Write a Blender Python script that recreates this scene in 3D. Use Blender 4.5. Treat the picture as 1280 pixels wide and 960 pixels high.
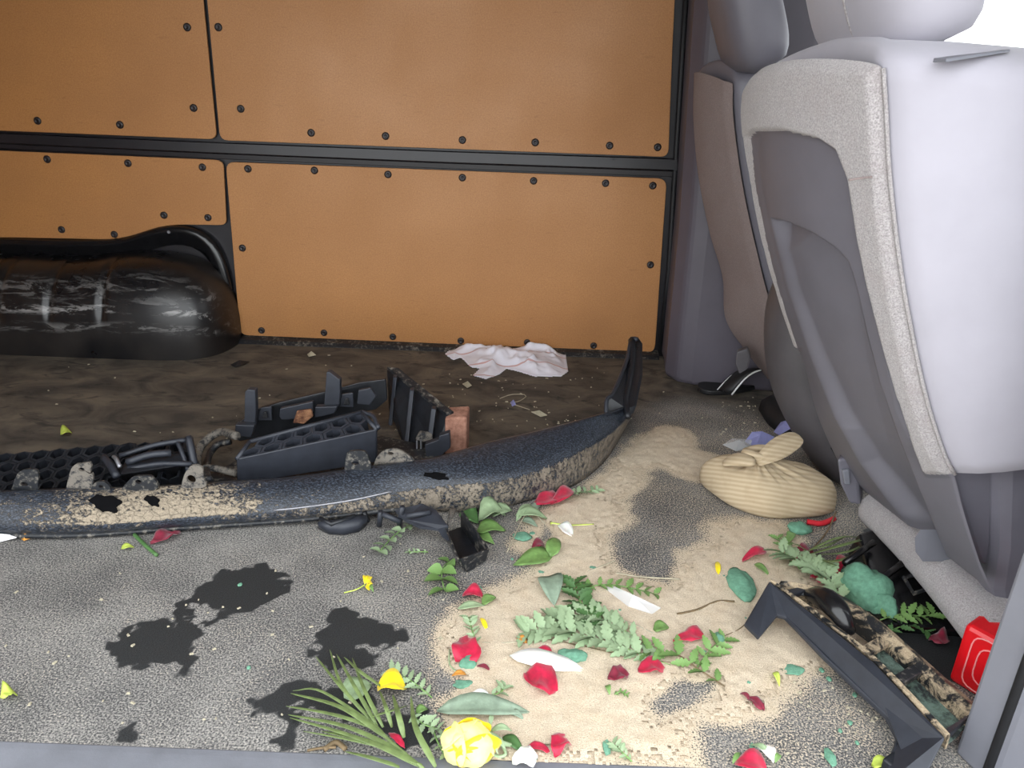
import bpy, bmesh, math, random
import numpy as np
from mathutils import Vector, Matrix, noise

for o in list(bpy.data.objects):
    bpy.data.objects.remove(o)
SC = bpy.context.scene
COL = SC.collection
rnd = random.Random(7)

# ------------------------------------------------------------------ camera, sky, exposure
PITCH, ROLL, FPX, CAM_Z = math.radians(22), math.radians(2.2), 961.0, 0.881
_F = np.array([0, math.cos(PITCH), -math.sin(PITCH)])
_R0 = np.array([1.0, 0, 0]); _U0 = np.array([0, math.sin(PITCH), math.cos(PITCH)])
_R = _R0*math.cos(ROLL) + _U0*math.sin(ROLL)
_U = -_R0*math.sin(ROLL) + _U0*math.cos(ROLL)
_C = np.array([0, 0, CAM_Z])
cam = bpy.data.cameras.new('camera')
cam.sensor_fit = 'HORIZONTAL'; cam.sensor_width = 36; cam.lens = FPX/1280*36
cam.clip_start = 0.02
camo = bpy.data.objects.new('camera', cam); COL.objects.link(camo)
camo.matrix_world = Matrix(((_R[0], _U[0], -_F[0], 0), (_R[1], _U[1], -_F[1], 0), (_R[2], _U[2], -_F[2], CAM_Z), (0, 0, 0, 1)))
SC.camera = camo

world = bpy.data.worlds.new('overcast'); SC.world = world; world.use_nodes = True
bg = world.node_tree.nodes['Background']
bg.inputs[0].default_value = (0.93, 0.97, 1.0, 1); bg.inputs[1].default_value = 1.0

SC.view_settings.view_transform = 'Standard'; SC.view_settings.look = 'None'
SC.view_settings.gamma = 1; SC.view_settings.use_curve_mapping = False
SC.view_settings.exposure = 2.15

# ------------------------------------------------------------------ where a sight line meets a plane
def ray(px, py): return _F + _R*(px-640)/FPX + _U*(480-py)/FPX
def G(px, py, z=0.0):
    d = ray(px, py); return _C + d*(z-CAM_Z)/d[2]
def Y(px, py, y):
    d = ray(px, py); return _C + d*y/d[1]
def proj(P):
    d = np.asarray(P) - _C; w = d@_F
    return 640+FPX*(d@_R)/w, 480-FPX*(d@_U)/w
D = 2.488      # inner face of the far side wall
S = 0.788      # inner edge of the door sill

# ------------------------------------------------------------------ helpers: colour, materials
def lin(r, g, b):
    f = lambda c: (c/255/12.92) if c <= 10 else ((c/255+0.055)/1.055)**2.4
    return (f(r), f(g), f(b), 1)

class NT:
    def __init__(s, name):
        s.m = bpy.data.materials.new(name); s.m.use_nodes = True
        s.n = s.m.node_tree.nodes; s.l = s.m.node_tree.links
        s.b = s.n['Principled BSDF']
    def node(s, t, **kw):
        n = s.n.new(t)
        for k, v in kw.items():
            if k.startswith('i_'):
                n.inputs[k[2:]].default_value = v
            else: setattr(n, k, v)
        return n
    def link(s, a, b): s.l.new(a, b)
    def coord(s, scale=(1, 1, 1), rot=(0, 0, 0), kind='Object'):
        if not hasattr(s, 'tc'):
            s.tc = s.node('ShaderNodeTexCoord'); s.geo = s.node('ShaderNodeNewGeometry')
        mp = s.node('ShaderNodeMapping'); mp.inputs['Scale'].default_value = scale; mp.inputs['Rotation'].default_value = rot
        s.link(s.geo.outputs['Position'] if kind == 'World' else s.tc.outputs[kind], mp.inputs[0]); return mp.outputs[0]
    def noise(s, scale, detail=4, rough=0.6, stretch=(1, 1, 1), kind='Object', rot=(0, 0, 0), dist=0):
        n = s.node('ShaderNodeTexNoise'); n.inputs['Scale'].default_value = scale; n.inputs['Detail'].default_value = detail
        n.inputs['Roughness'].default_value = rough; n.inputs['Distortion'].default_value = dist
        s.link(s.coord(stretch, rot, kind), n.inputs['Vector']); return n.outputs['Fac']
    def ramp(s, x, p0, p1, v0=0.0, v1=1.0):
        r = s.node('ShaderNodeMapRange'); r.clamp = True
        s.link(x, r.inputs['Value'])
        for k, v in zip(('From Min', 'From Max', 'To Min', 'To Max'), (p0, p1, v0, v1)): r.inputs[k].default_value = v
        return r.outputs['Result']
    def mix(s, fac, a, b):
        m = s.node('ShaderNodeMix', data_type='RGBA')
        for sock, v in ((m.inputs[0], fac), (m.inputs[6], a), (m.inputs[7], b)):
            if hasattr(v, 'is_output') or isinstance(v, bpy.types.NodeSocket): s.link(v, sock)
            else: sock.default_value = v
        return m.outputs[2]
    def math(s, op, a, b=0.0):
        m = s.node('ShaderNodeMath', operation=op)
        for sock, v in ((m.inputs[0], a), (m.inputs[1], b)):
            if isinstance(v, bpy.types.NodeSocket): s.link(v, sock)
            else: sock.default_value = v
        return m.outputs[0]
    def attr(s, name):
        a = s.node('ShaderNodeAttribute'); a.attribute_name = name; return a.outputs['Fac']
    def out(s, col=None, rough=None, bump=None, bstr=0.3, bdist=0.002):
        if col is not None:
            if isinstance(col, bpy.types.NodeSocket): s.link(col, s.b.inputs['Base Color'])
            else: s.b.inputs['Base Color'].default_value = col
        if rough is not None:
            if isinstance(rough, bpy.types.NodeSocket): s.link(rough, s.b.inputs['Roughness'])
            else: s.b.inputs['Roughness'].default_value = rough
        if bump is not None:
            bn = s.node('ShaderNodeBump'); bn.inputs['Strength'].default_value = bstr; bn.inputs['Distance'].default_value = bdist
            s.link(bump, bn.inputs['Height']); s.link(bn.outputs[0], s.b.inputs['Normal'])
        return s.m

def simple(name, col, rough=0.5, var=0.15, scale=40, bump=0.0, bscale=300, spec=0.5, sheen=0, sss=0, coat=0, metal=0):
    t = NT(name)
    n = t.noise(scale, 4)
    c = lin(*col); lo = tuple(v*(1-var) for v in c[:3])+(1,); hi = tuple(min(1, v*(1+var)) for v in c[:3])+(1,)
    t.b.inputs['Specular IOR Level'].default_value = spec
    t.b.inputs['Sheen Weight'].default_value = sheen
    t.b.inputs['Coat Weight'].default_value = coat
    t.b.inputs['Metallic'].default_value = metal
    if sss:
        t.b.inputs['Subsurface Weight'].default_value = sss; t.b.inputs['Subsurface Scale'].default_value = 0.004
    b = t.noise(bscale, 3) if bump else None
    return t.out(t.mix(t.ramp(n, 0.3, 0.7), lo, hi), rough, b, bump)

M = {}
def build_materials():
    M['black_paint'] = simple('black_painted_metal', (30, 28, 32), 0.38, 0.2, 15, 0.05, 200)
    M['pillar'] = simple('mauve_grey_pillar_trim', (84, 79, 88), 0.5, 0.06, 12, 0.08, 900)
    M['grey_plastic'] = simple('grey_trim_plastic', (104, 102, 111), 0.5, 0.06, 12, 0.08, 900)
    M['dark_grey_plastic'] = simple('dark_grey_seat_plastic', (100, 98, 106), 0.55, 0.06, 10, 0.08, 900)
    M['shell_plastic'] = simple('charcoal_seat_shell_plastic', (80, 77, 80), 0.5, 0.12, 14, 0.08, 900)
    M['pale_plastic'] = simple('pale_grey_plastic', (114, 115, 123), 0.45, 0.05, 12, 0.05, 900)
    M['seat_fabric'] = simple('smooth_seat_fabric', (163, 160, 169), 0.75, 0.04, 8, 0.1, 1500, 0.25, 0.2)
    M['roof'] = simple('roof_lining', (160, 156, 150), 0.9, 0.05, 10)
    M['rubber'] = simple('black_rubber', (22, 22, 25), 0.6, 0.2, 40)
    M['sill'] = simple('grey_sill_plastic', (112, 114, 121), 0.55, 0.18, 9, 0.15, 260)
    M['ground'] = simple('concrete_ground', (165, 160, 152), 0.95, 0.15, 2)
    M['skin'] = simple('white_van_paint', (225, 226, 228), 0.3, 0.02, 2)
    M['rivet'] = simple('black_plastic_rivet', (34, 28, 30), 0.42, 0.2, 200)
    M['plastic'] = simple('black_moulded_plastic', (26, 28, 33), 0.42, 0.3, 60, 0.25, 500)
    M['plastic_satin'] = simple('satin_black_plastic', (42, 45, 53), 0.5, 0.2, 30, 0.1, 700)
    M['metal_black'] = simple('gloss_black_steel', (20, 20, 22), 0.22, 0.3, 50, 0.08, 300)
    M['foam'] = simple('green_floral_foam', (106, 152, 128), 0.9, 0.22, 120, 0.5, 600, 0.2)
    M['petal_red'] = simple('red_rose_petal', (178, 14, 56), 0.45, 0.35, 60, 0.15, 300, 0.4, 0.3, 0.15)
    M['petal_dark'] = simple('wilted_and_shaded_red_petal', (120, 14, 44), 0.55, 0.4, 60, 0.2, 300, 0.4, 0.3)
    M['petal_yellow'] = simple('yellow_petal', (250, 214, 20), 0.5, 0.15, 50, 0.1, 300, 0.4, 0.2, 0.2)
    M['petal_cream'] = simple('creamy_yellow_petal', (252, 240, 140), 0.5, 0.15, 50, 0.1, 300, 0.4, 0.2, 0.2)
    M['petal_white'] = simple('white_petal', (246, 240, 232), 0.5, 0.06, 50, 0.1, 300, 0.4, 0.2, 0.2)
    M['petal_orange'] = simple('brown_orange_petal', (206, 140, 60), 0.6, 0.25, 80)
    M['leaf_mid'] = simple('mid_green_leaf', (112, 146, 82), 0.5, 0.3, 70, 0.2, 250)
    M['leaf_dark'] = simple('dark_green_leaf', (74, 110, 62), 0.5, 0.3, 70, 0.2, 250)
    M['leaf_pale'] = simple('pale_green_leaf', (150, 172, 134), 0.6, 0.2, 70, 0.2, 250)
    M['leaf_grey'] = simple('grey_green_leaf', (134, 152, 132), 0.6, 0.2, 70, 0.2, 250)
    M['leaf_lime'] = simple('lime_green_leaf', (190, 208, 92), 0.5, 0.2, 70)
    M['palm'] = simple('palm_blade_green', (112, 130, 80), 0.45, 0.3, 60, 0.1, 250)
    M['twig'] = simple('dry_brown_twig', (110, 92, 66), 0.8, 0.3, 80)
    M['dry_stem'] = simple('dry_straw_stem', (170, 162, 140), 0.7, 0.2, 80)
    M['paper_blue'] = simple('lilac_blue_paper', (138, 140, 190), 0.7, 0.12, 40)
    M['paper_white'] = simple('white_paper', (228, 226, 228), 0.8, 0.05, 40)
    M['red_plastic'] = simple('red_plastic', (214, 18, 28), 0.35, 0.1, 20)
    M['white_line'] = simple('white_print_line', (240, 150, 150), 0.5, 0.03, 20)
    M['steel'] = simple('scuffed_steel', (150, 150, 156), 0.4, 0.2, 80, 0.1, 300, metal=0.7)
    M['white_trim'] = simple('white_sandal_piping', (225, 225, 225), 0.5, 0.05, 40)
    M['red_cloth'] = simple('red_cloth_band', (200, 30, 45), 0.8, 0.15, 60)
    M['sole'] = simple('black_sandal_foam', (24, 24, 26), 0.55, 0.25, 60, 0.2, 400)
    M['amber'] = simple('amber_card', (176, 120, 40), 0.7, 0.3, 60)

    # hardboard: warm brown, fibres, scratches
    t = NT('hardboard')
    f = t.noise(260, 5, 0.7, (1, 1, 1)); big = t.noise(3.2, 3, 0.55); st = t.noise(14, 6, 0.7, (1, 1, 7), rot=(0, 0.7, 0)); sc = t.noise(9, 8, 0.75, (1, 1, 14), rot=(0, 1.2, 0), dist=0.8)
    c = t.mix(t.ramp(f, 0.3, 0.7), lin(158, 106, 58), lin(188, 134, 80))
    c = t.mix(t.ramp(big, 0.35, 0.75, 0, 0.30), c, lin(134, 88, 52))
    c = t.mix(t.ramp(st, 0.60, 0.76, 0, 0.4), c, lin(110, 60, 30))
    c = t.mix(t.ramp(sc, 0.66, 0.73, 0, 0.5), c, lin(222, 186, 140))
    M['board'] = t.out(c, t.ramp(big, 0.3, 0.7, 0.42, 0.6), f, 0.08, 0.001)

    # carpet on the back of the seats
    t = NT('seat_carpet')
    n = t.noise(420, 4, 0.75); n2 = t.noise(30, 4, 0.6)
    c = t.mix(t.ramp(n, 0.32, 0.68), lin(126, 121, 122), lin(192, 186, 186)); c = t.mix(t.ramp(n2, 0.45, 0.75, 0, 0.3), c, lin(150, 137, 136))
    t.b.inputs['Sheen Weight'].default_value = 0.3; t.b.inputs['Specular IOR Level'].default_value = 0.15
    M['carpet'] = t.out(c, 0.95, n, 0.7, 0.004)
    t = NT('far_seat_carpet')
    n = t.noise(500, 4, 0.75); n2 = t.noise(14, 4, 0.6)
    c = t.mix(t.ramp(n, 0.3, 0.7), lin(112, 100, 98), lin(148, 135, 132)); c = t.mix(t.ramp(n2, 0.4, 0.75, 0, 0.35), c, lin(122, 104, 98))
    t.b.inputs['Specular IOR Level'].default_value = 0.15
    M['carpet_far'] = t.out(c, 0.95, n, 0.4, 0.003)

    # floor mat
    t = NT('rubber_load_mat')
    g = t.noise(330, 3, 0.75); g2 = t.noise(520, 2, 0.8); big = t.noise(5, 5, 0.6); smear = t.noise(6, 5, 0.6, (1, 1.5, 1), dist=0.8); sm2 = t.noise(9, 5, 0.68, (1, 2.2, 1), rot=(0, 0, 0.2), dist=1.0)
    sand, wet, mud = t.attr('sand'), t.attr('wet'), t.attr('mud')
    dust = t.math('ADD', t.ramp(g, 0.40, 0.60), t.ramp(big, 0.3, 0.7, -0.35, 0.15))
    mat = t.mix(t.math('MAXIMUM', dust, 0.0), lin(56, 56, 58), lin(168, 164, 158))
    mat = t.mix(t.ramp(sm2, 0.60, 0.72, 0, 0.45), mat, lin(74, 74, 77))
    brown = t.mix(t.ramp(smear, 0.35, 0.68), lin(62, 57, 52), lin(112, 102, 89))
    brown = t.mix(t.ramp(sm2, 0.55, 0.66, 0, 0.8), brown, lin(40, 38, 37))
    brown = t.mix(t.ramp(g, 0.62, 0.72, 0, 0.25), brown, lin(130, 120, 105))
    c = t.mix(mud, mat, brown)
    sn = t.mix(t.ramp(g2, 0.35, 0.65), lin(186, 168, 143), lin(222, 206, 182))
    cover = t.ramp(t.math('ADD', sand, t.math('MULTIPLY', t.math('SUBTRACT', g, 0.5), 1.9)), 0.48, 0.56)
    c = t.mix(cover, c, sn)
    wetm = t.ramp(t.math('ADD', wet, t.math('MULTIPLY', t.math('SUBTRACT', g, 0.5), 1.5)), 0.42, 0.62)
    wc = t.mix(t.ramp(g2, 0.4, 0.7), lin(26, 28, 30), lin(58, 60, 61))
    c = t.mix(wetm, c, wc)
    M['mat'] = t.out(c, t.ramp(wetm, 0, 1, 0.85, 0.55), g, 0.5, 0.002)

    t = NT('spilled_sand')
    g = t.noise(430, 3, 0.8); b = t.noise(22, 4, 0.6); sp = t.noise(620, 1, 0.5)
    c = t.mix(t.ramp(g, 0.33, 0.67), lin(192, 173, 147), lin(230, 215, 192)); c = t.mix(t.ramp(b, 0.45, 0.75, 0, 0.3), c, lin(190, 160, 124))
    c = t.mix(t.ramp(sp, 0.68, 0.72, 0, 0.8), c, lin(110, 90, 74))
    M['sand'] = t.out(c, 0.95, g, 0.7, 0.003)

    # bumper plastic with dried mud
    t = NT('muddy_bumper_plastic')
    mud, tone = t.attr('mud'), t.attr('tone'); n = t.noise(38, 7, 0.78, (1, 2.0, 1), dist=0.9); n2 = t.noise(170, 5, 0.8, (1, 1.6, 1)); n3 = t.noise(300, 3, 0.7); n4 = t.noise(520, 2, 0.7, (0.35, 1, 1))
    mask = t.ramp(t.math('ADD', t.math('ADD', mud, t.math('MULTIPLY', t.math('SUBTRACT', n, 0.5), 1.5)), t.math('MULTIPLY', t.math('SUBTRACT', n2, 0.5), 1.5)), 0.46, 0.58)
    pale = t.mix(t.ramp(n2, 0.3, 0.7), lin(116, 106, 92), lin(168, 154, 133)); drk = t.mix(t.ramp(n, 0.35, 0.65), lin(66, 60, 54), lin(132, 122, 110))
    vo = t.node('ShaderNodeTexVoronoi', feature='DISTANCE_TO_EDGE'); vo.inputs['Scale'].default_value = 48; t.link(t.coord((1, 1.6, 1)), vo.inputs['Vector'])
    pale = t.mix(t.ramp(vo.outputs['Distance'], 0.0, 0.05, 0.7, 0), pale, lin(78, 70, 62))
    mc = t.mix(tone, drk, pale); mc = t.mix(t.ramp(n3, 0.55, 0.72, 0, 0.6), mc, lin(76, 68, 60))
    pc = t.mix(t.ramp(n4, 0.48, 0.66, 0, 0.75), lin(24, 28, 35), lin(84, 92, 106)); pc = t.mix(t.ramp(n3, 0.64, 0.72, 0, 0.5), pc, lin(110, 106, 100))  # dust film and specks; the blue-grey lift paints in the sky's reflection
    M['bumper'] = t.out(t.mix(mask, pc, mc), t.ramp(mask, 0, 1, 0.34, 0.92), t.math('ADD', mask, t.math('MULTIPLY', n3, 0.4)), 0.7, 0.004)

    t = NT('dusty_black_plastic')
    n = t.noise(90, 6, 0.75); n2 = t.noise(24, 4, 0.6)
    c = t.mix(t.ramp(t.math('ADD', n, t.math('MULTIPLY', n2, 0.4)), 0.72, 0.86, 0, 0.75), lin(24, 27, 32), lin(134, 128, 118))
    M['patch_black'] = simple('matt_black_patch', (9, 9, 11), 0.9, 0.3, 60, 0, spec=0.1)
    M['dusty'] = t.out(c, 0.5, n, 0.2)
    t = NT('foam_dusted_plastic')
    n = t.noise(22, 6, 0.75, dist=0.5); n2 = t.noise(160, 4, 0.7)
    M['teal_dust'] = t.out(t.mix(t.ramp(t.math('ADD', n, t.math('MULTIPLY', n2, 0.35)), 0.58, 0.76, 0, 0.8), lin(28, 32, 34), lin(112, 134, 122)), 0.7, n2, 0.3)
    t = NT('mud_caked_plastic')
    n = t.noise(60, 6, 0.75)
    M['caked'] = t.out(t.mix(t.ramp(n, 0.42, 0.52), lin(40, 41, 44), lin(112, 106, 98)), 0.85, n, 0.6, 0.004)
    t = NT('sandy_black_plastic')
    n = t.noise(28, 6, 0.75, (1, 1, 1), dist=0.6); n3 = t.noise(400, 3, 0.7)
    sc_ = t.mix(t.ramp(n3, 0.35, 0.65), lin(150, 132, 108), lin(184, 166, 138))
    M['sandy'] = t.out(t.mix(t.ramp(n, 0.45, 0.54), sc_, lin(24, 26, 29)), t.ramp(n, 0.45, 0.54, 0.9, 0.4), n3, 0.4)
    # wheel arch: black, scuffed along its length
    t = NT('scuffed_wheel_arch')
    n = t.noise(9, 7, 0.75, (1, 3, 5), dist=0.7); n2 = t.noise(5, 4, 0.6); n3 = t.noise(40, 6, 0.8, (1, 2, 4))
    c = t.mix(t.ramp(n2, 0.42, 0.7, 0, 0.5), lin(17, 17, 20), lin(52, 47, 43))
    c = t.mix(t.ramp(n3, 0.70, 0.76, 0, 0.6), c, lin(150, 148, 146))
    c = t.mix(t.math('MULTIPLY', t.attr('scuff'), t.ramp(n, 0.50, 0.56, 0, 0.8)), c, lin(190, 188, 186))
    M['arch'] = t.out(c, t.ramp(n2, 0.3, 0.7, 0.22, 0.42), n3, 0.12)
    # cloths
    t = NT('sandbag_cloth')
    w = t.node('ShaderNodeTexWave', wave_type='BANDS', bands_direction='Z'); w.inputs['Scale'].default_value = 32; w.inputs['Distortion'].default_value = 0.8; w.inputs['Detail'].default_value = 1
    t.link(t.coord((1, 1, 1), (0.5, -0.12, 0)), w.inputs['Vector']); n = t.noise(30, 4); n2 = t.noise(700, 2)
    c = t.mix(t.ramp(w.outputs['Fac'], 0.25, 0.75), lin(172, 153, 124), lin(188, 170, 142)); c = t.mix(t.ramp(n, 0.5, 0.8, 0, 0.4), c, lin(146, 124, 94))
    M['bag'] = t.out(c, 0.9, n2, 0.3, 0.001)
    t = NT('white_cotton_rag')
    w = t.node('ShaderNodeTexWave', wave_type='BANDS', bands_direction='Y'); w.inputs['Scale'].default_value = 3.4; w.inputs['Distortion'].default_value = 1.2; w.inputs['Detail Scale'].default_value = 2
    t.link(t.coord((0.5, 1, 0.4)), w.inputs['Vector']); n2 = t.noise(600, 2)
    c = t.mix(t.ramp(w.outputs['Fac'], 0.985, 0.995, 0, 0.7), lin(232, 230, 240), lin(196, 128, 110))
    M['rag'] = t.out(c, 0.9, n2, 0.2, 0.001)
    t = NT('red_brick')
    n = t.noise(45, 6, 0.75); n2 = t.noise(160, 4, 0.7)
    c = t.mix(t.ramp(n, 0.35, 0.65), lin(128, 86, 70), lin(178, 132, 112)); c = t.mix(t.ramp(n2, 0.6, 0.75, 0, 0.6), c, lin(86, 60, 52))
    M['brick'] = t.out(c, 0.92, n2, 0.5, 0.003)
    t = NT('clear_film')
    t.b.inputs['Base Color'].default_value = (0.9, 0.92, 0.95, 1); t.b.inputs['Roughness'].default_value = 0.12; t.b.inputs['Alpha'].default_value = 0.28
    M['film'] = t.m
    t = NT('window_glass')
    t.b.inputs['Base Color'].default_value = (0.9, 0.95, 0.95, 1); t.b.inputs['Roughness'].default_value = 0.03; t.b.inputs['Alpha'].default_value = 0.08
    M['glass'] = t.m
    t = NT('rusty_plastic')
    n = t.noise(40, 5, 0.7)
    M['rust'] = t.out(t.mix(t.ramp(n, 0.4, 0.6), lin(86, 50, 34), lin(160, 116, 84)), 0.85, n, 0.3)
build_materials()

# ------------------------------------------------------------------ helpers: meshes and objects
WPOS = {}
def tag(o, label=None, cat=None, group=None, kind=None):
    if label: o['label'] = label
    if cat: o['category'] = cat
    if group: o['group'] = group
    if kind: o['kind'] = kind
    return o
def thing(name, loc, label, cat, group=None):
    o = bpy.data.objects.new(name, None); COL.objects.link(o)
    o.empty_display_size = 0.05
    o.location = [float(v) for v in loc]; WPOS[o.name] = np.array(loc, float)
    return tag(o, label, cat, group)

class MB:
    def __init__(s): s.v = []; s.f = []
    def add(s, v, f):
        k = len(s.v); s.v += [tuple(float(c) for c in p) for p in v]; s.f += [tuple(i+k for i in q) for q in f]; return s
    def prism(s, poly, vec):
        poly = [np.asarray(p, float) for p in poly]; n = len(poly); vec = np.asarray(vec, float)
        return s.add(poly+[p+vec for p in poly], [tuple(range(n))[::-1], tuple(range(n, 2*n))]+[(i, (i+1) % n, n+(i+1) % n, n+i) for i in range(n)])
    def hexa(s, a, b):     # bottom quad a, top quad b
        return s.add(list(a)+list(b), [(3, 2, 1, 0), (4, 5, 6, 7)]+[(i, (i+1) % 4, 4+(i+1) % 4, 4+i) for i in range(4)])
    def box(s, c, size, rz=0.0, ax=None):
        c = np.asarray(c, float)
        if ax is None: ax = (np.array([math.cos(rz), math.sin(rz), 0]), np.array([-math.sin(rz), math.cos(rz), 0]), np.array([0, 0, 1.0]))
        e = [np.asarray(a)*h/2 for a, h in zip(ax, size)]
        q = [c-e[0]-e[1], c+e[0]-e[1], c+e[0]+e[1], c-e[0]+e[1]]
        return s.hexa([p-e[2] for p in q], [p+e[2] for p in q])
    def grid(s, P, flip=False):     # P[i][j]
        n, m = len(P), len(P[0]); v = [p for r in P for p in r]
        f = [(i*m+j, i*m+j+1, (i+1)*m+j+1, (i+1)*m+j) for i in range(n-1) for j in range(m-1)]
        return s.add(v, [q[::-1] for q in f] if flip else f)
    def loft(s, rings, cap=True):
        n, m = len(rings), len(rings[0]); v = [p for r in rings for p in r]
        f = [(i*m+j, i*m+(j+1) % m, (i+1)*m+(j+1) % m, (i+1)*m+j) for i in range(n-1) for j in range(m)]
        if cap: f += [tuple(range(m))[::-1], tuple(range((n-1)*m, n*m))]
        return s.add(v, f)
    def tube(s, pts, r, seg=8):
        pts = [np.asarray(p, float) for p in pts]; rs = r if hasattr(r, '__len__') else [r]*len(pts)
        rings = []
        for i, p in enumerate(pts):
            d = pts[min(i+1, len(pts)-1)]-pts[max(i-1, 0)]; d /= max(1e-9, np.linalg.norm(d))
            a = np.cross(d, [0, 0, 1.0]);
            if np.linalg.norm(a) < 0.05: a = np.cross(d, [1.0, 0, 0])
            a /= np.linalg.norm(a); b = np.cross(d, a)
            rings.append([p+rs[i]*(a*math.cos(t)+b*math.sin(t)) for t in np.linspace(0, 2*math.pi, seg, endpoint=False)])
        return s.loft(rings)
    def build(s, name, mat, parent=None, smooth=False, bevel=0, thick=0, subsurf=0, origin=None):
        v = np.array(s.v); lo, hi = v.min(0), v.max(0)
        c = np.array([(lo[0]+hi[0])/2, (lo[1]+hi[1])/2, lo[2]]) if origin is None else np.asarray(origin, float)
        me = bpy.data.meshes.new(name); me.from_pydata([tuple(p) for p in v-c], [], s.f); me.update()
        bm = bmesh.new(); bm.from_mesh(me); bmesh.ops.recalc_face_normals(bm, faces=bm.faces); bm.to_mesh(me); bm.free()
        if smooth: me.polygons.foreach_set('use_smooth', [True]*len(me.polygons))
        me.materials.append(mat)
        o = bpy.data.objects.new(name, me); COL.objects.link(o)
        WPOS[o.name] = c
        o.location = c
        if parent is not None:
            o.parent = parent; o.location = c-WPOS[parent.name]
        if thick:
            m = o.modifiers.new('thickness', 'SOLIDIFY'); m.thickness = thick; m.offset = 0
        if bevel:
            m = o.modifiers.new('edge', 'BEVEL'); m.width = bevel; m.segments = 2; m.limit_method = 'ANGLE'; m.angle_limit = math.radians(35)
        if subsurf:
            m = o.modifiers.new('smooth', 'SUBSURF'); m.levels = subsurf; m.render_levels = subsurf
        return o

def interp(pts, n):
    """resample a polyline to n points with a Catmull-Rom curve, even in length"""
    P = np.array(pts, float); k = len(P); out = []
    ext = np.vstack([2*P[0]-P[1], P, 2*P[-1]-P[-2]])
    for i in range(k-1):
        a, b, c, d = ext[i:i+4]
        for t in np.linspace(0, 1, 12, endpoint=False):
            out.append(0.5*((2*b)+(c-a)*t+(2*a-5*b+4*c-d)*t*t+(3*b-a-3*c+d)*t**3))
    out.append(P[-1]); out = np.array(out)
    L = np.r_[0, np.cumsum(np.linalg.norm(np.diff(out, axis=0), axis=1))]
    t = np.linspace(0, L[-1], n)
    return np.stack([np.interp(t, L, out[:, j]) for j in range(P.shape[1])], 1)

def sdf(poly, X, Yy):
    """signed distance to a closed outline, positive inside"""
    P = np.array(poly, float)[:, :2]; d = np.full(X.shape, 1e9); ins = np.zeros(X.shape, bool)
    for a, b in zip(P, np.roll(P, -1, 0)):
        e = b-a; t = np.clip(((X-a[0])*e[0]+(Yy-a[1])*e[1])/(e@e+1e-12), 0, 1)
        d = np.minimum(d, np.hypot(X-a[0]-t*e[0], Yy-a[1]-t*e[1]))
        c = (a[1] > Yy) != (b[1] > Yy)
        ins ^= c & (X < (b[0]-a[0])*(Yy-a[1])/(b[1]-a[1]+1e-12)+a[0])
    return np.where(ins, d, -d)
def vnoise(X, Yy, scale, octv=4, seed=0):
    r = np.random.RandomState(seed); tot = np.zeros(X.shape); amp, s = 0.5, scale
    for _ in range(octv):
        T = r.rand(64, 64); x, y = X*s+17.3, Yy*s+9.1; xi, yi = np.floor(x).astype(int), np.floor(y).astype(int)
        fx, fy = x-xi, y-yi; fx = fx*fx*(3-2*fx); fy = fy*fy*(3-2*fy)
        g = lambda a, b: T[a % 64, b % 64]
        tot += amp*((g(xi, yi)*(1-fx)+g(xi+1, yi)*fx)*(1-fy)+(g(xi, yi+1)*(1-fx)+g(xi+1, yi+1)*fx)*fy-0.5)
        amp *= 0.5; s *= 2.03
    return tot      # about -0.5 .. 0.5
def sstep(x, a, b):
    t = np.clip((x-a)/(b-a), 0, 1); return t*t*(3-2*t)
def set_attr(o, name, vals):
    a = o.data.attributes.new(name, 'FLOAT', 'POINT'); a.data.foreach_set('value', np.asarray(vals, np.float32))

# ------------------------------------------------------------------ the setting
ROOF = 1.42
XL, XR = -2.5, 2.3

def Gp(lst, z=0.0): return [G(a, b, z) for a, b in lst]
Z2 = lambda l: [(x/3.43, 680+y/3.43) for x, y in l]
WET_AND_DARK = [Z2([(870, 160), (960, 110), (1060, 110), (1110, 85), (1190, 120), (1250, 170), (1210, 210), (1100, 280), (1000, 310), (880, 350), (860, 340), (930, 300), (880, 260), (800, 240), (850, 190)]),
       Z2([(460, 440), (550, 370), (640, 310), (720, 320), (860, 370), (840, 410), (780, 450), (770, 490), (700, 520), (580, 520), (490, 490)]),
       Z2([(770, 500), (850, 490), (835, 550), (770, 560)]), Z2([(545, 740), (575, 740), (570, 835), (535, 835)]), Z2([(730, 225), (800, 225), (830, 300), (770, 320), (740, 320), (760, 270)]),
       [(418, 765), (440, 760), (470, 775), (500, 788), (517, 800), (490, 806), (450, 808), (470, 820), (460, 835), (410, 838), (388, 818), (400, 790)],
       [(355, 850), (375, 845), (400, 855), (430, 862), (470, 850), (465, 880), (430, 900), (400, 895), (370, 880), (345, 890), (310, 885), (305, 875), (345, 865)],
       [(350, 885), (375, 880), (368, 932), (344, 934), (356, 905)], [(470, 905), (540, 880), (545, 930), (500, 950)], [(1060, 700), (1090, 770), (1160, 840), (1215, 862), (1240, 820), (1240, 760), (1180, 700), (1100, 640)]]  # last outline only darkens the floor below the near seat
SAND = [[(742, 600), (770, 570), (800, 545), (838, 535), (854, 539), (871, 565), (908, 577), (890, 592), (871, 600), (845, 592), (822, 582), (800, 604), (775, 625), (790, 652), (757, 672), (768, 718), (836, 731), (851, 710), (850, 690), (890, 680), (884, 652), (930, 646), (975, 652), (1010, 680), (990, 700), (1040, 740), (1100, 800), (1060, 830), (1010, 842), (960, 890), (907, 905), (881, 898), (862, 936), (870, 958), (610, 958), (572, 925), (548, 880), (545, 790), (572, 770), (602, 748), (640, 728), (660, 706), (640, 682), (665, 650), (700, 625)]]
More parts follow.
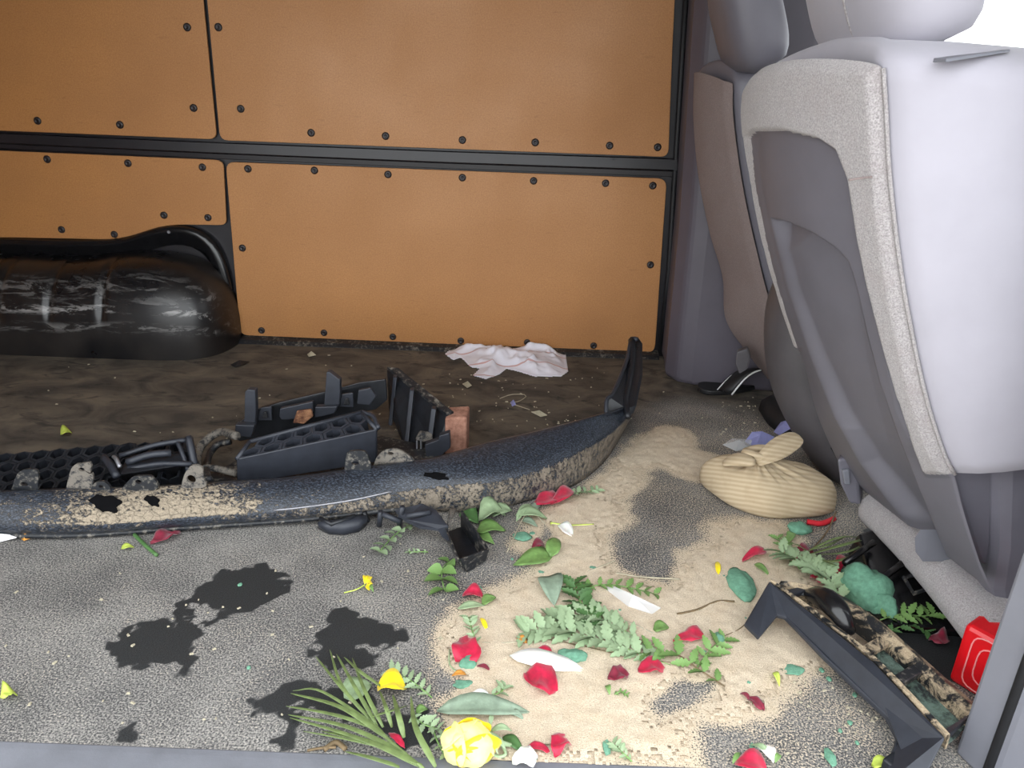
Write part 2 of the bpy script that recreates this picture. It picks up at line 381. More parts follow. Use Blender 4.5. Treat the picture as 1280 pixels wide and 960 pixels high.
HOLES = [[(815, 874), (855, 846), (905, 846), (889, 874), (851, 890), (823, 900)], [(680, 655), (705, 668), (680, 690), (655, 684)], [(545, 830), (580, 850), (560, 872), (540, 868)]]
MUDLINE = [(-200, 640), (0, 640), (200, 635), (420, 622), (560, 600), (660, 580), (745, 560), (800, 520), (860, 500), (960, 520), (1000, 545), (1300, 500), (1300, 380), (-200, 380)]

def build_floor():
    step = 0.005
    xs = np.arange(-1.95, 1.15, step); ys = np.r_[np.arange(S, D, step), D]
    X, Yy = np.meshgrid(xs, ys, indexing='ij')
    n1 = vnoise(X, Yy, 9, 5, 1); n2 = vnoise(X, Yy, 34, 3, 2); n3 = vnoise(X, Yy, 95, 2, 4)
    wob = 0.05*n1+0.03*n2
    sand = np.full(X.shape, 0.0)
    for p in SAND: sand = np.maximum(sand, sstep(sdf(Gp(p), X, Yy)+wob, -0.07, 0.05))
    for p in HOLES: sand *= 1-0.8*sstep(sdf(Gp(p), X, Yy)+wob, -0.02, 0.03)
    near = sstep(X, -0.35, 0.25)
    sand = np.maximum(sand, 0.22+0.13*near+0.3*n1) * 1.0
    wet = np.zeros(X.shape)
    for p in WET_AND_DARK: wet = np.maximum(wet, sstep(sdf(Gp(p), X, Yy)+0.045*n2+0.015*n1+0.03*n3, -0.009, 0.012))
    mud = sstep(sdf(Gp(MUDLINE), X, Yy)+0.12*n1, -0.05, 0.06)
    sand = np.where(sand < 0.5, sand*(1-0.75*mud), sand)
    m, n = X.shape
    idx = np.arange(m*n).reshape(m, n)
    faces = np.stack([idx[:-1, :-1], idx[1:, :-1], idx[1:, 1:], idx[:-1, 1:]], -1).reshape(-1, 4)
    z = 0.002*n1*mud
    me = bpy.data.meshes.new('floor')
    me.from_pydata(np.stack([X, Yy, z], -1).reshape(-1, 3).tolist(), [], faces.tolist()); me.update()
    o = bpy.data.objects.new('floor', me); COL.objects.link(o); me.materials.append(M['mat']); WPOS['floor'] = np.zeros(3)
    set_attr(o, 'sand', sand.ravel()); set_attr(o, 'wet', wet.ravel()); set_attr(o, 'mud', mud.ravel())
    me.polygons.foreach_set('use_smooth', [True]*len(me.polygons))
    tag(o, kind='structure')
    # the sand that lies thick enough to have a body of its own
    r = np.random.RandomState(3).rand(m-1, n-1)
    cm = (sand[:-1, :-1]+sand[1:, 1:])/2
    keep = (cm+0.30*(r-0.5) > 0.80) & ((wet[:-1, :-1]+wet[1:, 1:]) < 0.9)
    zz = 0.0012+0.010*np.clip(sand-0.6, 0, 1)*(0.5+1.0*(vnoise(X, Yy, 12, 4, 5)+0.3))+0.004*vnoise(X, Yy, 90, 2, 6)
    zz = np.maximum(zz, 0.001)
    f = np.stack([idx[:-1, :-1], idx[1:, :-1], idx[1:, 1:], idx[:-1, 1:]], -1)[keep]
    used = np.unique(f); remap = np.zeros(m*n, int); remap[used] = np.arange(len(used))
    V = np.stack([X, Yy, zz], -1).reshape(-1, 3)[used]
    me = bpy.data.meshes.new('sand'); me.from_pydata(V.tolist(), [], remap[f].tolist()); me.update()
    so = bpy.data.objects.new('sand', me); COL.objects.link(so); me.materials.append(M['sand'])
    me.polygons.foreach_set('use_smooth', [True]*len(me.polygons))
    tag(so, 'pale dry sand spilled across the grey load floor mat', 'sand', kind='stuff')
build_floor()

def struct(name, mb, mat, parent=None, **kw):
    o = mb.build(name, mat, parent, **kw)
    if parent is None: o['kind'] = 'structure'
    return o
# floor beyond the part in view
b = MB(); b.box((XL/2-1.95/2, (S+D)/2, -0.01), (-XL-1.95, D-S, 0.02)); b.box(((XR+1.15)/2, (S+D)/2, -0.01), (XR-1.15, D-S, 0.02))
struct('floor_end', b, M['rubber'])
b = MB(); b.box(((XL+XR)/2, (S+D)/2, -0.045), (XR-XL, D-S+0.1, 0.05)); struct('floor_pan', b, M['black_paint'])
# door sill: ribbed grey step edge
b = MB(); prof = [(S+0.003, 0.0015), (S-0.01, 0.002), (S-0.075, 0.001), (S-0.09, -0.006), (S-0.093, -0.16), (S, -0.16)]
b.loft([[(x, p[0], p[1]) for p in prof] for x in (XL, XR)]); struct('trim_1', b, M['sill'], bevel=0.003)
b = MB(); b.box((0, -4, -0.62), (30, 16, 0.04)); struct('ground', b, M['ground'])

# far side wall: black inner skin, hardboard panels riveted to it
XW = 0.98
wall = MB().box(((XL+XW)/2, D+0.03, ROOF/2-0.02), (XW-XL, 0.04, ROOF+0.04)).build('wall_far', M['black_paint']); wall['kind'] = 'structure'

def round_poly(pts, radii, n=5):
    P = [np.array(p, float) for p in pts]; out = []
    for i, p in enumerate(P):
        r = radii[i] if hasattr(radii, '__len__') else radii
        a, c = P[i-1], P[(i+1) % len(P)]
        da, dc = a-p, c-p; la, lc = np.linalg.norm(da), np.linalg.norm(dc)
        r = min(r, la*0.45, lc*0.45)
        if r <= 0: out.append(p); continue
        p0, p1 = p+da/la*r, p+dc/lc*r
        for t in np.linspace(0, 1, n): out.append((1-t)**2*p0+2*t*(1-t)*p+t*t*p1)
    return out
def board(px, rad, rivets):
    pts = [Y(a, c, D) for a, c in px]
    pl = MB().prism(round_poly(pts, rad), (0, -0.007, 0)).build('panel', M['board'], wall, bevel=0.0012)
    for (a, c) in rivets:
        p = Y(a, c, D-0.007); rings = []
        for rr, dy in ((0.0118, 0.0), (0.0118, -0.0015), (0.0095, -0.004), (0.005, -0.0055), (0.0042, -0.0042), (0.0008, -0.004)):
            rings.append([p+np.array([rr*math.cos(t), dy, rr*math.sin(t)]) for t in np.linspace(0, 2*math.pi, 14, endpoint=False)])
        MB().loft(rings).build('rivet', M['rivet'], pl, smooth=True)
board([(-330, -420), (222, -420), (255, 0), (272, 174), (0, 163), (-330, 148)], [0, 0, 0, 0.025, 0, 0],
      [(234, 34), (242, 135), (150, 156), (47, 151), (-60, 146)])
board([(228, -420), (870, -420), (843, 0), (840, 60), (835, 196), (276, 175), (260, 0)], [0, 0, 0, 0, 0.025, 0.025, 0],
      [(273, 34), (301, 136), (389, 166), (482, 170), (578, 175), (669, 178), (762, 182), (822, 184)])
board([(-330, 174), (0, 188), (280, 200), (284, 281), (210, 280), (150, 299), (0, 296), (-330, 292)], [0, 0, 0.025, 0.02, 0.06, 0.06, 0.1, 0],
      [(59, 199), (160, 204), (253, 209), (260, 272), (205, 269), (143, 293), (77, 287), (-50, 194)])
board([(283, 202), (833, 223), (818, 440), (301, 418)], 0.028,
      [(310, 211), (393, 213), (485, 218), (578, 222), (667, 226), (757, 229), (816, 232), (303, 310), (813, 331), (327, 413), (405, 416), (491, 421), (576, 426), (659, 428), (742, 432)])
# pressed rail between the two rows of panels
def rail():
    rows = []
    for a0, b0, a1, b1 in ((-330, 152, -330, 172), (0, 166, 0, 186), (274, 178, 278, 199), (560, 189, 556, 211), (836, 198, 834, 221), (846, 199, 846, 222)):
        t, l = Y(a0, b0, D), Y(a1, b1, D)
        rows.append([t+(0, 0.003, 0), t+(0, -0.012, -0.002), t*0.42+l*0.58+(0, -0.013, 0), t*0.3+l*0.7+(0, -0.004, 0), l+(0, -0.003, 0.002), l+(0, 0.003, 0)])
    MB().grid(rows).build('rail', M['black_paint'], wall, smooth=False)
    h = Y(767, 199, D-0.0125); MB().tube([h+(0, 0.002, 0), h+(0, -0.001, 0)], 0.004, 10).build('rail_hole', M['rubber'], wall)
rail()
b = MB()
e0, e1 = Y(292, 421, D), Y(822, 444, D)
b.hexa([e0+(0, -0.045, -e0[2]+0.001), e1+(0, -0.045, -e1[2]+0.001), e1+(0, 0.005, -e1[2]+0.001), e0+(0, 0.005, -e0[2]+0.001)],
       [e0+(0, -0.03, -e0[2]+0.012), e1+(0, -0.03, -e1[2]+0.012), e1+(0, 0.005, -e1[2]+0.02), e0+(0, 0.005, -e0[2]+0.02)])
struct('baseboard_far', b, M['dusty'], bevel=0.003)

# grey pillar trim at the front end of the far wall
def far_pillar():
    x0 = Y(822, 445, D)[0]+0.012
    foot = G(838, 478)
    prof = [(x0, D+0.012), (x0-0.003, D-0.06), (foot[0]-0.01, foot[1]+0.05), (foot[0]+0.015, foot[1]), (foot[0]+0.06, foot[1]-0.022), (foot[0]+0.3, foot[1]-0.05), (foot[0]+0.48, foot[1]+0.08), (foot[0]+0.5, D+0.012)]
    rings = []
    for z in (0.0, 0.02, 0.5, 0.8, 1.1, ROOF):
        k = 0.006*(z < 0.01); lean = -0.055*max(0, z-0.3)/1.1
        rings.append([(x+k+lean, y, z) for x, y in prof])
    b = MB().loft(rings); struct('trim_2', b, M['pillar'], bevel=0.012)
    b = MB(); b.tube([(x0-0.008+(-0.055*max(0, z-0.3)/1.1), D-0.004, z) for z in (0.02, 0.3, 0.8, ROOF)], 0.008, 8); struct('trim_3', b, M['rubber'], smooth=True)
far_pillar()

# wheel arch cover
def wheel_arch():
    xr = Y(283, 400, 2.36)[0]; a = 0.98; xc = xr-a
    zt = Y(160, 318, 2.40)[2]; dep = D-G(150, 449)[1]
    rows, sc = [], []
    xs = xr - (np.linspace(0, 1, 240)**1.5)*1.5
    xs[0] = xr
    pxs = [G(px, 440)[0] for px in (12, 78, 146)]
    for x in xs:
        u = max(0.0, (x-xc)/a) if x > xc else 0.0
        g = max(0.0, 1-u**16)**(1/2.2); gz = max(0.0, 1-u**12)**(1/3.0)
        zs = zt*(0.90+0.10*sstep(np.array([x]), -1.45, -1.15)[0])
        rib = sum(math.exp(-((x-p)/0.011)**2) for p in pxs)
        r = []
        for k, t in enumerate(np.linspace(0, math.pi/2, 26)):
            s = g*(1-0.05*rib*sstep(np.array([t]), 0.15, 0.4)[0]*(1-sstep(np.array([t]), 1.25, 1.5)[0]))
            cy, cz = math.cos(t)**0.55, math.sin(t)**0.62
            r.append((x, D-0.002-dep*cy*s*(1-0.16*(math.sin(t)**2)), zs*cz*(0.05+0.95*gz)*(0.6+0.4*s/max(g, 1e-4))+0.0005))
            sc.append(max(math.exp(-((t-0.40)/0.035)**2), 0.9*math.exp(-((t-0.17)/0.018)**2), 0.25*math.exp(-((t-0.7)/0.2)**2))*(1 if u < 0.97 else 0.3))
        rows.append(r)
    t = thing('wheel_arch_cover', (xr-0.4, D-dep/2, 0), 'black moulded wheel arch cover with scuffed edges against the panelled wall', 'wheel arch')
    o = MB().grid(rows).build('cover', M['arch'], t, smooth=True); set_attr(o, 'scuff', sc)
    # flange that follows the hump
    out = [(-120, 297), (0, 297), (80, 299), (150, 298), (178, 290), (208, 282), (245, 285), (272, 305), (288, 345), (296, 400), (299, 425)]
    inn = [(-120, 312), (0, 312), (80, 313), (140, 311), (175, 304), (210, 296), (238, 299), (258, 316), (272, 348), (281, 400), (284, 428)]
    O, I = interp([Y(p[0], p[1], D-0.004) for p in out], 50), interp([Y(p[0], p[1], D-0.012) for p in inn], 50)
    g = []
    for p, q in zip(O, I):
        m1, m2 = p*0.7+q*0.3, p*0.35+q*0.65
        g.append([p+(0, 0.004, 0), p+(0, -0.01, 0), m1+(0, -0.02, 0), m2+(0, -0.012, 0), q+(0, -0.004, 0), q+(0, 0.012, -0.03)])
    MB().grid(g).build('flange', M['metal_black'], t, smooth=True)
    s = Y(211, 290, D-0.024); MB().tube([s+(0, 0.006, 0), s+(0, -0.002, 0)], 0.005, 10).build('screw', M['steel'], t)
wheel_arch()

# the rest of the van body round the load space (behind the camera's view, it shapes the light)
b = MB(); b.box(((XL+XR)/2, (S+D)/2, ROOF+0.02), (XR-XL, D-S+0.3, 0.04)); struct('ceiling', b, M['roof'])
b = MB(); b.box((XL-0.02, (S+D)/2, ROOF/2), (0.04, D-S+0.2, ROOF)); struct('wall_rear', b, M['board'])
DOOR_L, PIL = -1.5, Y(1189, 960, 0.83)[0]
b = MB(); b.box(((XL+DOOR_L)/2, S-0.05, ROOF/2), (DOOR_L-XL, 0.06, ROOF)); struct('wall_near', b, M['board'])
# door pillar on the near side, with its rubber seal
b = MB()
prof = [(PIL, 0.835), (PIL+0.011, 0.802), (PIL+0.02, 0.772), (PIL+0.034, 0.74), (PIL+0.12, 0.735), (PIL+0.16, 0.76), (PIL+0.16, 0.84)]
b.loft([[(x, y, z) for x, y in prof] for z in (-0.0, 0.3, 0.9, ROOF)]); struct('trim_4', b, M['pale_plastic'], bevel=0.006)
b = MB(); b.tube([(PIL+0.0165, 0.786, z) for z in (0.003, 0.4, 0.9, ROOF)], 0.007, 10); struct('trim_5', b, M['rubber'], smooth=True)
# front cab: door with a window, dashboard bulkhead, windscreen
fx0, fx1 = PIL+0.165, XR
b = MB(); b.box(((fx0+fx1)/2, S-0.04, 0.34), (fx1-fx0, 0.06, 0.72)); b.box(((fx0+fx1)/2, S-0.04, ROOF-0.05), (fx1-fx0, 0.06, 0.1)); b.box((fx1-0.1, S-0.04, ROOF/2), (0.2, 0.06, ROOF))
struct('door_1', b, M['grey_plastic'])
w = MB().box(((fx0+fx1)/2-0.1, S-0.04, 1.01), (fx1-fx0-0.2, 0.005, 0.62)).build('window_1', M['glass']); w['kind'] = 'structure'
b = MB(); b.box(((XW+XR)/2, D+0.03, 0.34), (XR-XW, 0.04, 0.72)); b.box(((XW+XR)/2, D+0.03, ROOF-0.03), (XR-XW, 0.04, 0.06)); b.box((XR-0.1, D+0.03, ROOF/2), (0.2, 0.04, ROOF))
struct('door_2', b, M['grey_plastic'])
w = MB().box(((XW+XR)/2-0.1, D+0.03, 1.04), (XR-XW-0.2, 0.005, 0.68)).build('window_3', M['glass']); w['kind'] = 'structure'
b = MB(); b.box((XR+0.02, (S+D)/2, 0.38), (0.04, D-S+0.2, 0.8)); struct('wall_front', b, M['shell_plastic'])
w = MB().hexa([(XR, S, 0.78), (XR, D, 0.78), (XR+0.005, D, 0.78), (XR+0.005, S, 0.78)], [(XR-0.25, S, ROOF), (XR-0.25, D, ROOF), (XR-0.245, D, ROOF), (XR-0.245, S, ROOF)]).build('window_2', M['glass']); w['kind'] = 'structure'

# ------------------------------------------------------------------ front seats, seen from behind
def in_poly_px(poly, P):
    a, c = proj(P); return sdf(poly, np.asarray(a), np.asarray(c))
REC = np.array([-0.37, 0, 0.929]); FWD = np.array([0.929, 0, 0.37])

def seat_body(N, Fv, depth, bulge, side, dome, top_lift):
    """closed loft: back corners N (near) and Fv (far), rows from top to bottom"""
    rings = []
    def ring(n, f, sc=1.0, up=0.0, fw=0.0, k=1.0, lift=0.0, row=0.0):
        back = []; w = min(1, row/0.75); D_ = FWD*w+np.array([0.995, 0, -0.03])*(1-w)
        for u in np.linspace(0, 1, 13):
            p = f*(1-u)+n*u; back.append(p-FWD*bulge*math.sin(math.pi*u)*k+REC*lift*math.sin(math.pi*u)**0.7)
        near = [n+D_*depth*s+np.array([0, -side*math.sin(math.pi*min(1, s*1.02))**0.75, 0]) for s in np.linspace(0.1, 0.92, 9)]
        front = [(f*(1-u)+n*u)+D_*(depth+0.03*math.sin(math.pi*u))+REC*lift*math.sin(math.pi*u)**0.7 for u in np.linspace(1, 0, 13)]
        far = [f+D_*depth*s+np.array([0, side*math.sin(math.pi*s)**0.75, 0]) for s in np.linspace(0.92, 0.1, 9)]
        P = np.array(back+near+front+far); c = P.mean(0)
        return list(c+(P-c)*sc+REC*up+FWD*fw)
    L = len(N)
    for a in (88, 72, 55, 38, 20):
        t = math.radians(a); rings.append(ring(N[0], Fv[0], math.cos(t)**0.55*0.985 if a < 88 else 0.05, dome*math.sin(t), 0.01*math.sin(t), math.cos(t), top_lift))
    for i in range(L):
        rings.append(ring(N[i], Fv[i], 1, 0, 0, 1, top_lift*max(0, 1-i/6.0)**1.5, i/(L-1)))
    for a in (35, 65, 85):
        t = math.radians(a); rings.append(ring(N[-1], Fv[-1], math.cos(t)**0.5, -0.03*math.sin(t), row=1.0))
    return rings

def near_seat():
    t = thing('front_seat', (0.75, 1.25, 0), 'nearest grey seat, leaning back, with pale smooth side bolster and carpeted plastic-panelled back', 'car seat')
    yn, yf = 1.04, 1.475
    Npx = [(1100, 85), (1104, 150), (1108, 220), (1121, 330), (1137, 420), (1155, 500), (1176, 565), (1190, 592)]
    Fpx = [(938, 108), (935, 150), (944, 230), (960, 310), (981, 385), (1006, 460)]
    N, Fv = interp([Y(a, c, yn) for a, c in Npx], 30), interp([Y(a, c, yf) for a, c in Fpx], 30)
    MB().loft(seat_body(N+FWD*0.004, Fv+FWD*0.004, 0.27, -0.03, 0.045, 0.045, 0.02)).build('backrest', M['seat_fabric'], t, smooth=True)
    # back patch with carpet and moulded panel
    N2 = interp([Y(a, c, yn) for a, c in Npx]+[Y(1203, 640, yn-0.01), Y(1222, 700, yn-0.03), Y(1238, 738, yn-0.05)], 260)
    F2 = interp([Y(a, c, yf) for a, c in Fpx]+[Y(1022, 520, yf), Y(1050, 582, yf), Y(1066, 602, yf)], 260)
    nu, nv = 130, 260
    u = np.linspace(0, 1, nu)
    P = F2[:, None, :]*(1-u)[None, :, None]+N2[:, None, :]*u[None, :, None]
    v = np.linspace(0, 1, nv)[:, None]
    bul = 0.03*np.sin(math.pi*u)[None, :]*np.clip((1-v)*4, 0, 1)
    lift = 0.035*np.clip(1-v/0.155, 0, 1)**1.5*np.sin(math.pi*u)[None, :]**0.7
    P = P-FWD*bul[..., None]+REC*lift[..., None]
    panel = [(942, 170), (950, 163), (985, 162), (1030, 172), (1052, 186), (1066, 222), (1076, 290), (1088, 350), (1108, 430), (1128, 500), (1148, 560), (1160, 592), (1400, 592), (1400, 800), (880, 800), (880, 436), (1000, 434), (990, 405), (976, 360), (963, 310), (947, 230)]
    pocket = [(962, 272), (985, 277), (1015, 290), (1045, 310), (1060, 326), (1068, 350), (1082, 410), (1100, 480), (1124, 548), (1150, 615), (1182, 690), (1190, 720), (1120, 640), (1075, 580), (1042, 520), (1012, 445), (985, 365)]
    crease = [(1026, 270), (1040, 360), (1060, 470), (1085, 560), (1120, 640), (1190, 725), (800, 725), (900, 250)]
    sp, sk, sc = in_poly_px(panel, P), in_poly_px(pocket, P), in_poly_px(crease, P)
    off = np.where(sp > 0, -0.004*sstep(sp, 0, 6), 0.010*sstep(-sp, -1, 7))          # carpet stands proud of the panel
    deep = -0.036*sstep(sk, 0, 7)*np.clip(1.0-0.75*np.clip(sc, 0, 60)/60*(sk > 0), 0, 1)
    edge = np.minimum(np.minimum(u, 1-u)[None, :]*60, np.minimum(v*80, 10))
    off = np.where(edge < 1, np.minimum(off, -0.006+0.016*np.clip(edge, 0, 1)**0.5), off)
    # grab slot in the panel's near edge
    slot = [(1109, 456), (1120, 470), (1134, 500), (1147, 540), (1146, 556), (1136, 546), (1122, 514)]
    ss = in_poly_px(slot, P); off = off-0.016*sstep(ss, -1, 4)
    off = off+0.004
    P = P-FWD*(off+deep)[..., None]
    idx = np.arange(nu*nv).reshape(nv, nu); F4 = np.stack([idx[:-1, :-1], idx[:-1, 1:], idx[1:, 1:], idx[1:, :-1]], -1).reshape(-1, 4)
    cs = (sp[:-1, :-1]+sp[1:, 1:]).ravel()/2
    V = P.reshape(-1, 3)
    for nm, sel, mt in (('back_carpet', cs <= 0, M['carpet']), ('back_panel', cs > 0, M['dark_grey_plastic'])):
        f = F4[sel]; us = np.unique(f); rm = np.zeros(len(V), int); rm[us] = np.arange(len(us))
        MB().add(V[us], rm[f].tolist()).build(nm, mt, t, smooth=True)
    c = Y(1133, 492, yn+0.055); MB().prism([Y(a, b_, yn+0.05) for a, b_ in ((1130, 482), (1133, 480), (1138, 500), (1134, 496))], (0.01, 0, 0)).build('grab_slot', M['rubber'], t)
    # seam along the bolster edge, cross seam in the carpet
    MB().tube([p+(0.003, -0.003, 0) for p in N], 0.0028, 6).build('seam', M['carpet'], t, smooth=True)
    # recliner covers below the bolster
    def cover(px, y, th, mt, nm, bev=0.012):
        pts = [Y(a, c, y) for a, c in px]
        MB().prism(pts, (0, th, 0)).build(nm, mt, t, bevel=bev, smooth=False)
    cover([(1176, 560), (1200, 560), (1262, 560), (1258, 640), (1246, 704), (1236, 709), (1224, 704), (1206, 650)], 1.055, 0.16, M['grey_plastic'], 'recliner_cover', 0.025)
    cover([(1250, 560), (1340, 540), (1350, 800), (1250, 800), (1240, 740), (1247, 690)], 1.03, 0.12, M['grey_plastic'], 'side_trim', 0.02)
    # rolled carpeted rear edge of the cushion
    a, c = Y(1082, 630, 1.43), Y(1234, 800, 0.985)
    pts = [a+(c-a)*k+np.array([0, 0, 0.012*math.sin(math.pi*k)]) for k in np.linspace(-0.05, 1, 22)]
    rings = []
    for k_, p in enumerate(pts):
        e_ = min(1, 0.45+0.28*k_); rings.append([p+np.array([0.05+0.075*e_*math.copysign(abs(math.cos(q))**0.8, math.cos(q)), 0, 0.046*e_*math.copysign(abs(math.sin(q))**0.8, math.sin(q))]) for q in np.linspace(0, 2*math.pi, 20, endpoint=False)])
    MB().loft(rings).build('cushion_edge', M['carpet'], t, smooth=True)
    q = [Y(a, c, 1.135) for a, c in ((1142, 672), (1150, 661), (1159, 667), (1157, 690), (1153, 703), (1143, 690))]
    MB().prism(q, (0.06, 0.004, 0)).build('cushion_tab', M['pale_plastic'], t, bevel=0.003)
    c = Y(1222, 720, 1.07)
    MB().box(c+(0.14, 0.2, 0.02), (0.22, 0.42, 0.08)).build('cushion', M['seat_fabric'], t, bevel=0.03)
    # buckle hanging at the far side of the cushion
    cb = [Y(a, c, 1.40) for a, c in ((1046, 574), (1064, 572), (1072, 584), (1076, 632), (1062, 630), (1050, 606))]
    bk = MB().prism(cb, (0.02, 0.035, 0)).build('buckle', M['grey_plastic'], t, bevel=0.006)
    MB().prism([Y(a, c, 1.392) for a, c in ((1053, 588), (1062, 587), (1064, 606), (1056, 606))], (0.0, 0.01, 0)).build('buckle_button', M['pale_plastic'], bk, bevel=0.003)
    # headrest on two posts
    hc = Y(1076, -40, 1.24)+np.array([0.03, 0, 0])
    rings = []
    for w in np.linspace(-1, 1, 15):
        k = max(0.02, 1-abs(w)**4)**(1/4)
        rings.append([hc+REC*0.118*w+np.array([0, 0.185*k*math.copysign(abs(math.cos(q))**0.6, math.cos(q)), 0])+FWD*0.075*k*math.copysign(abs(math.sin(q))**0.7, math.sin(q)) for q in np.linspace(0, 2*math.pi, 32, endpoint=False)])
    hr = MB().loft(rings).build('headrest', M['seat_fabric'], t, smooth=True)
    q = [hc+REC*0.116*math.sin(a)*0.99-np.array([0, 0.035, 0])-FWD*0.076*math.cos(a)*1.0 for a in np.linspace(-1.2, 1.2, 20)]
    MB().tube([hc+REC*0.1155*w-np.array([0, 0.045, 0])-FWD*(0.0755*max(0.02, 1-abs(w)**3.2)**(1/3.2)) for w in np.linspace(-0.97, 0.97, 24)], 0.0018, 6).build('headrest_seam', M['carpet'], hr, smooth=True)
    for dy in (-0.07, 0.07):
        MB().tube([hc+REC*-0.10+np.array([0, dy, 0]), hc+REC*-0.2+np.array([0, dy, 0])], 0.007, 10).build('headrest_post', M['steel'], t, smooth=True)
    # folded seat cover tag lying over the shoulder
    MB().tube([Y(a, c, yn)-FWD*0.0125 for a, c in ((1102, 217), (1085, 219), (1073, 221))], 0.0016, 6).build('cross_seam', M['carpet_far'], t, smooth=True)
    g0, g1 = Y(1176, 78, 0.985), Y(1256, 65, 1.03)
    MB().hexa([g0+(0, -0.012, 0), g1+(0, -0.012, 0), g1+(0, 0.02, 0), g0+(0, 0.02, 0)], [g0+(0, -0.010, 0.004), g1+(0, -0.010, 0.003), g1+(0, 0.02, 0.003), g0+(0, 0.02, 0.005)]).build('cover_strap', M['pale_plastic'], t, bevel=0.001)
near_seat()

def far_seat():
    t = thing('front_seat', (0.8, 2.05, 0), 'far grey seat beside the wall pillar, brownish carpet back, mostly behind the nearer seat', 'car seat')
    yn, yf = 1.98, 2.17
    Npx = [(917, 104), (918, 150), (929, 230), (946, 310), (966, 385), (1000, 470)]
    Fpx = [(871, 92), (869, 150), (875, 220), (889, 290), (905, 345), (908, 398)]
    N, Fv = interp([Y(a, c, yn) for a, c in Npx], 30), interp([Y(a, c, yf) for a, c in Fpx], 30)
    MB().loft(seat_body(N+FWD*0.004, Fv+FWD*0.004, 0.16, -0.012, 0.02, 0.03, 0.02)).build('backrest', M['grey_plastic'], t, smooth=True)
    n2 = interp([Y(a, c, yn) for a, c in Npx], 60); f2 = interp([Y(a, c, yf) for a, c in Fpx+[(934, 438), (962, 472)]], 60)
    rows = []
    for i in range(60):
        up = 0.02*max(0, 1-i/10)**1.5
        rows.append([f2[i]*(1-u)+n2[i]*u-FWD*(0.012*math.sin(math.pi*u)+0.008*min(1, 12*u, 12*(1-u))+0.002)+REC*up*math.sin(math.pi*u)**0.7 for u in np.linspace(0, 1, 24)])
    MB().grid(rows).build('back_carpet', M['carpet_far'], t, smooth=True)
    hc = Y(934, 25, 2.02)
    rings = []
    for w in np.linspace(-1, 1, 13):
        k = max(0.02, 1-abs(w)**3.5)**(1/3.5)
        rings.append([hc+REC*0.12*w+np.array([0, 0.125*k*math.copysign(abs(math.cos(q))**0.6, math.cos(q)), 0])+FWD*0.07*k*math.copysign(abs(math.sin(q))**0.7, math.sin(q)) for q in np.linspace(0, 2*math.pi, 28, endpoint=False)])
    MB().loft(rings).build('headrest', M['grey_plastic'], t, smooth=True)
    c = Y(985, 480, 2.05); MB().box(c+(0.22, 0.02, 0.06), (0.34, 0.26, 0.1)).build('cushion', M['carpet_far'], t, bevel=0.03)
    # belt buckle low on its inner side
    cb = [Y(a, c, 2.03) for a, c in ((921, 440), (934, 436), (938, 448), (934, 462), (924, 468), (919, 456))]
    MB().prism(cb, (0.01, 0.03, 0)).build('belt_anchor', M['shell_plastic'], t, bevel=0.004)
far_seat()

def middle_shell():
    t = thing('seat_back_shell', (0.72, 1.66, 0), 'charcoal curved plastic shell of the middle seat, between the two grey seats', 'car seat')
    L = [(985, 330), (972, 358), (962, 392), (960, 430), (964, 470), (975, 505), (994, 543), (1018, 578), (1044, 602), (1075, 612)]
    A = interp([Y(a, c, 1.70) for a, c in L], 40)
    rows = []
    for i, p in enumerate(A):
        r = []
        for q in np.linspace(0, 1, 22):
            a = math.pi*q
            r.append(p+np.array([0.10*(1-math.sin(a)**0.6)+0.0, 0.10*math.cos(a), 0]))
        rows.append(r)
    MB().grid(rows).build('shell', M['shell_plastic'], t, smooth=True, thick=0.006)
    e = [p+np.array([0.06, -0.102, 0]) for p in A[24:36]]
    MB().tube(e, 0.003, 6).build('shell_seam', M['rubber'], t, smooth=True)
    MB().box((A[-1][0]+0.12, 1.70, A[-1][2]-0.02), (0.2, 0.16, 0.06)).build('seat_base', M['shell_plastic'], t, bevel=0.012)
middle_shell()

# black steel seat frame on the floor below the near seat
def seat_frame():
    o0 = G(1120, 740)
    t = thing('seat_mount', o0, 'gloss black steel seat mount with ridged top under the near seat', 'seat mount')
    a, b_, c, d = G(1058, 690, 0.0), G(1094, 790, 0.0), G(1230, 800, 0.0), G(1190, 650, 0.0)
    up = np.array([0, 0, 0.045])
    MB().hexa([a, b_, c, d], [a+up+(0.015, 0, 0), b_+up*0.4+(0.01, 0, 0), c+up*0.4, d+up]).build('mount_box', M['metal_black'], t, bevel=0.006)
    for p, q in (((1056, 704), (1092, 678)), ((1090, 732), (1134, 700))):
        P0, P1 = G(*p, 0.045), G(*q, 0.055)
        MB().tube([P0, P1], 0.0065, 10).build('ridge', M['metal_black'], t, smooth=True)
    sq = [G(*p, 0.05) for p in ((1130, 722), (1158, 714), (1172, 732), (1142, 742))]
    MB().tube(sq+[sq[0], sq[1]*0.2+sq[0]*0.8], 0.004, 6).build('frame_socket', M['dusty'], t)
seat_frame()

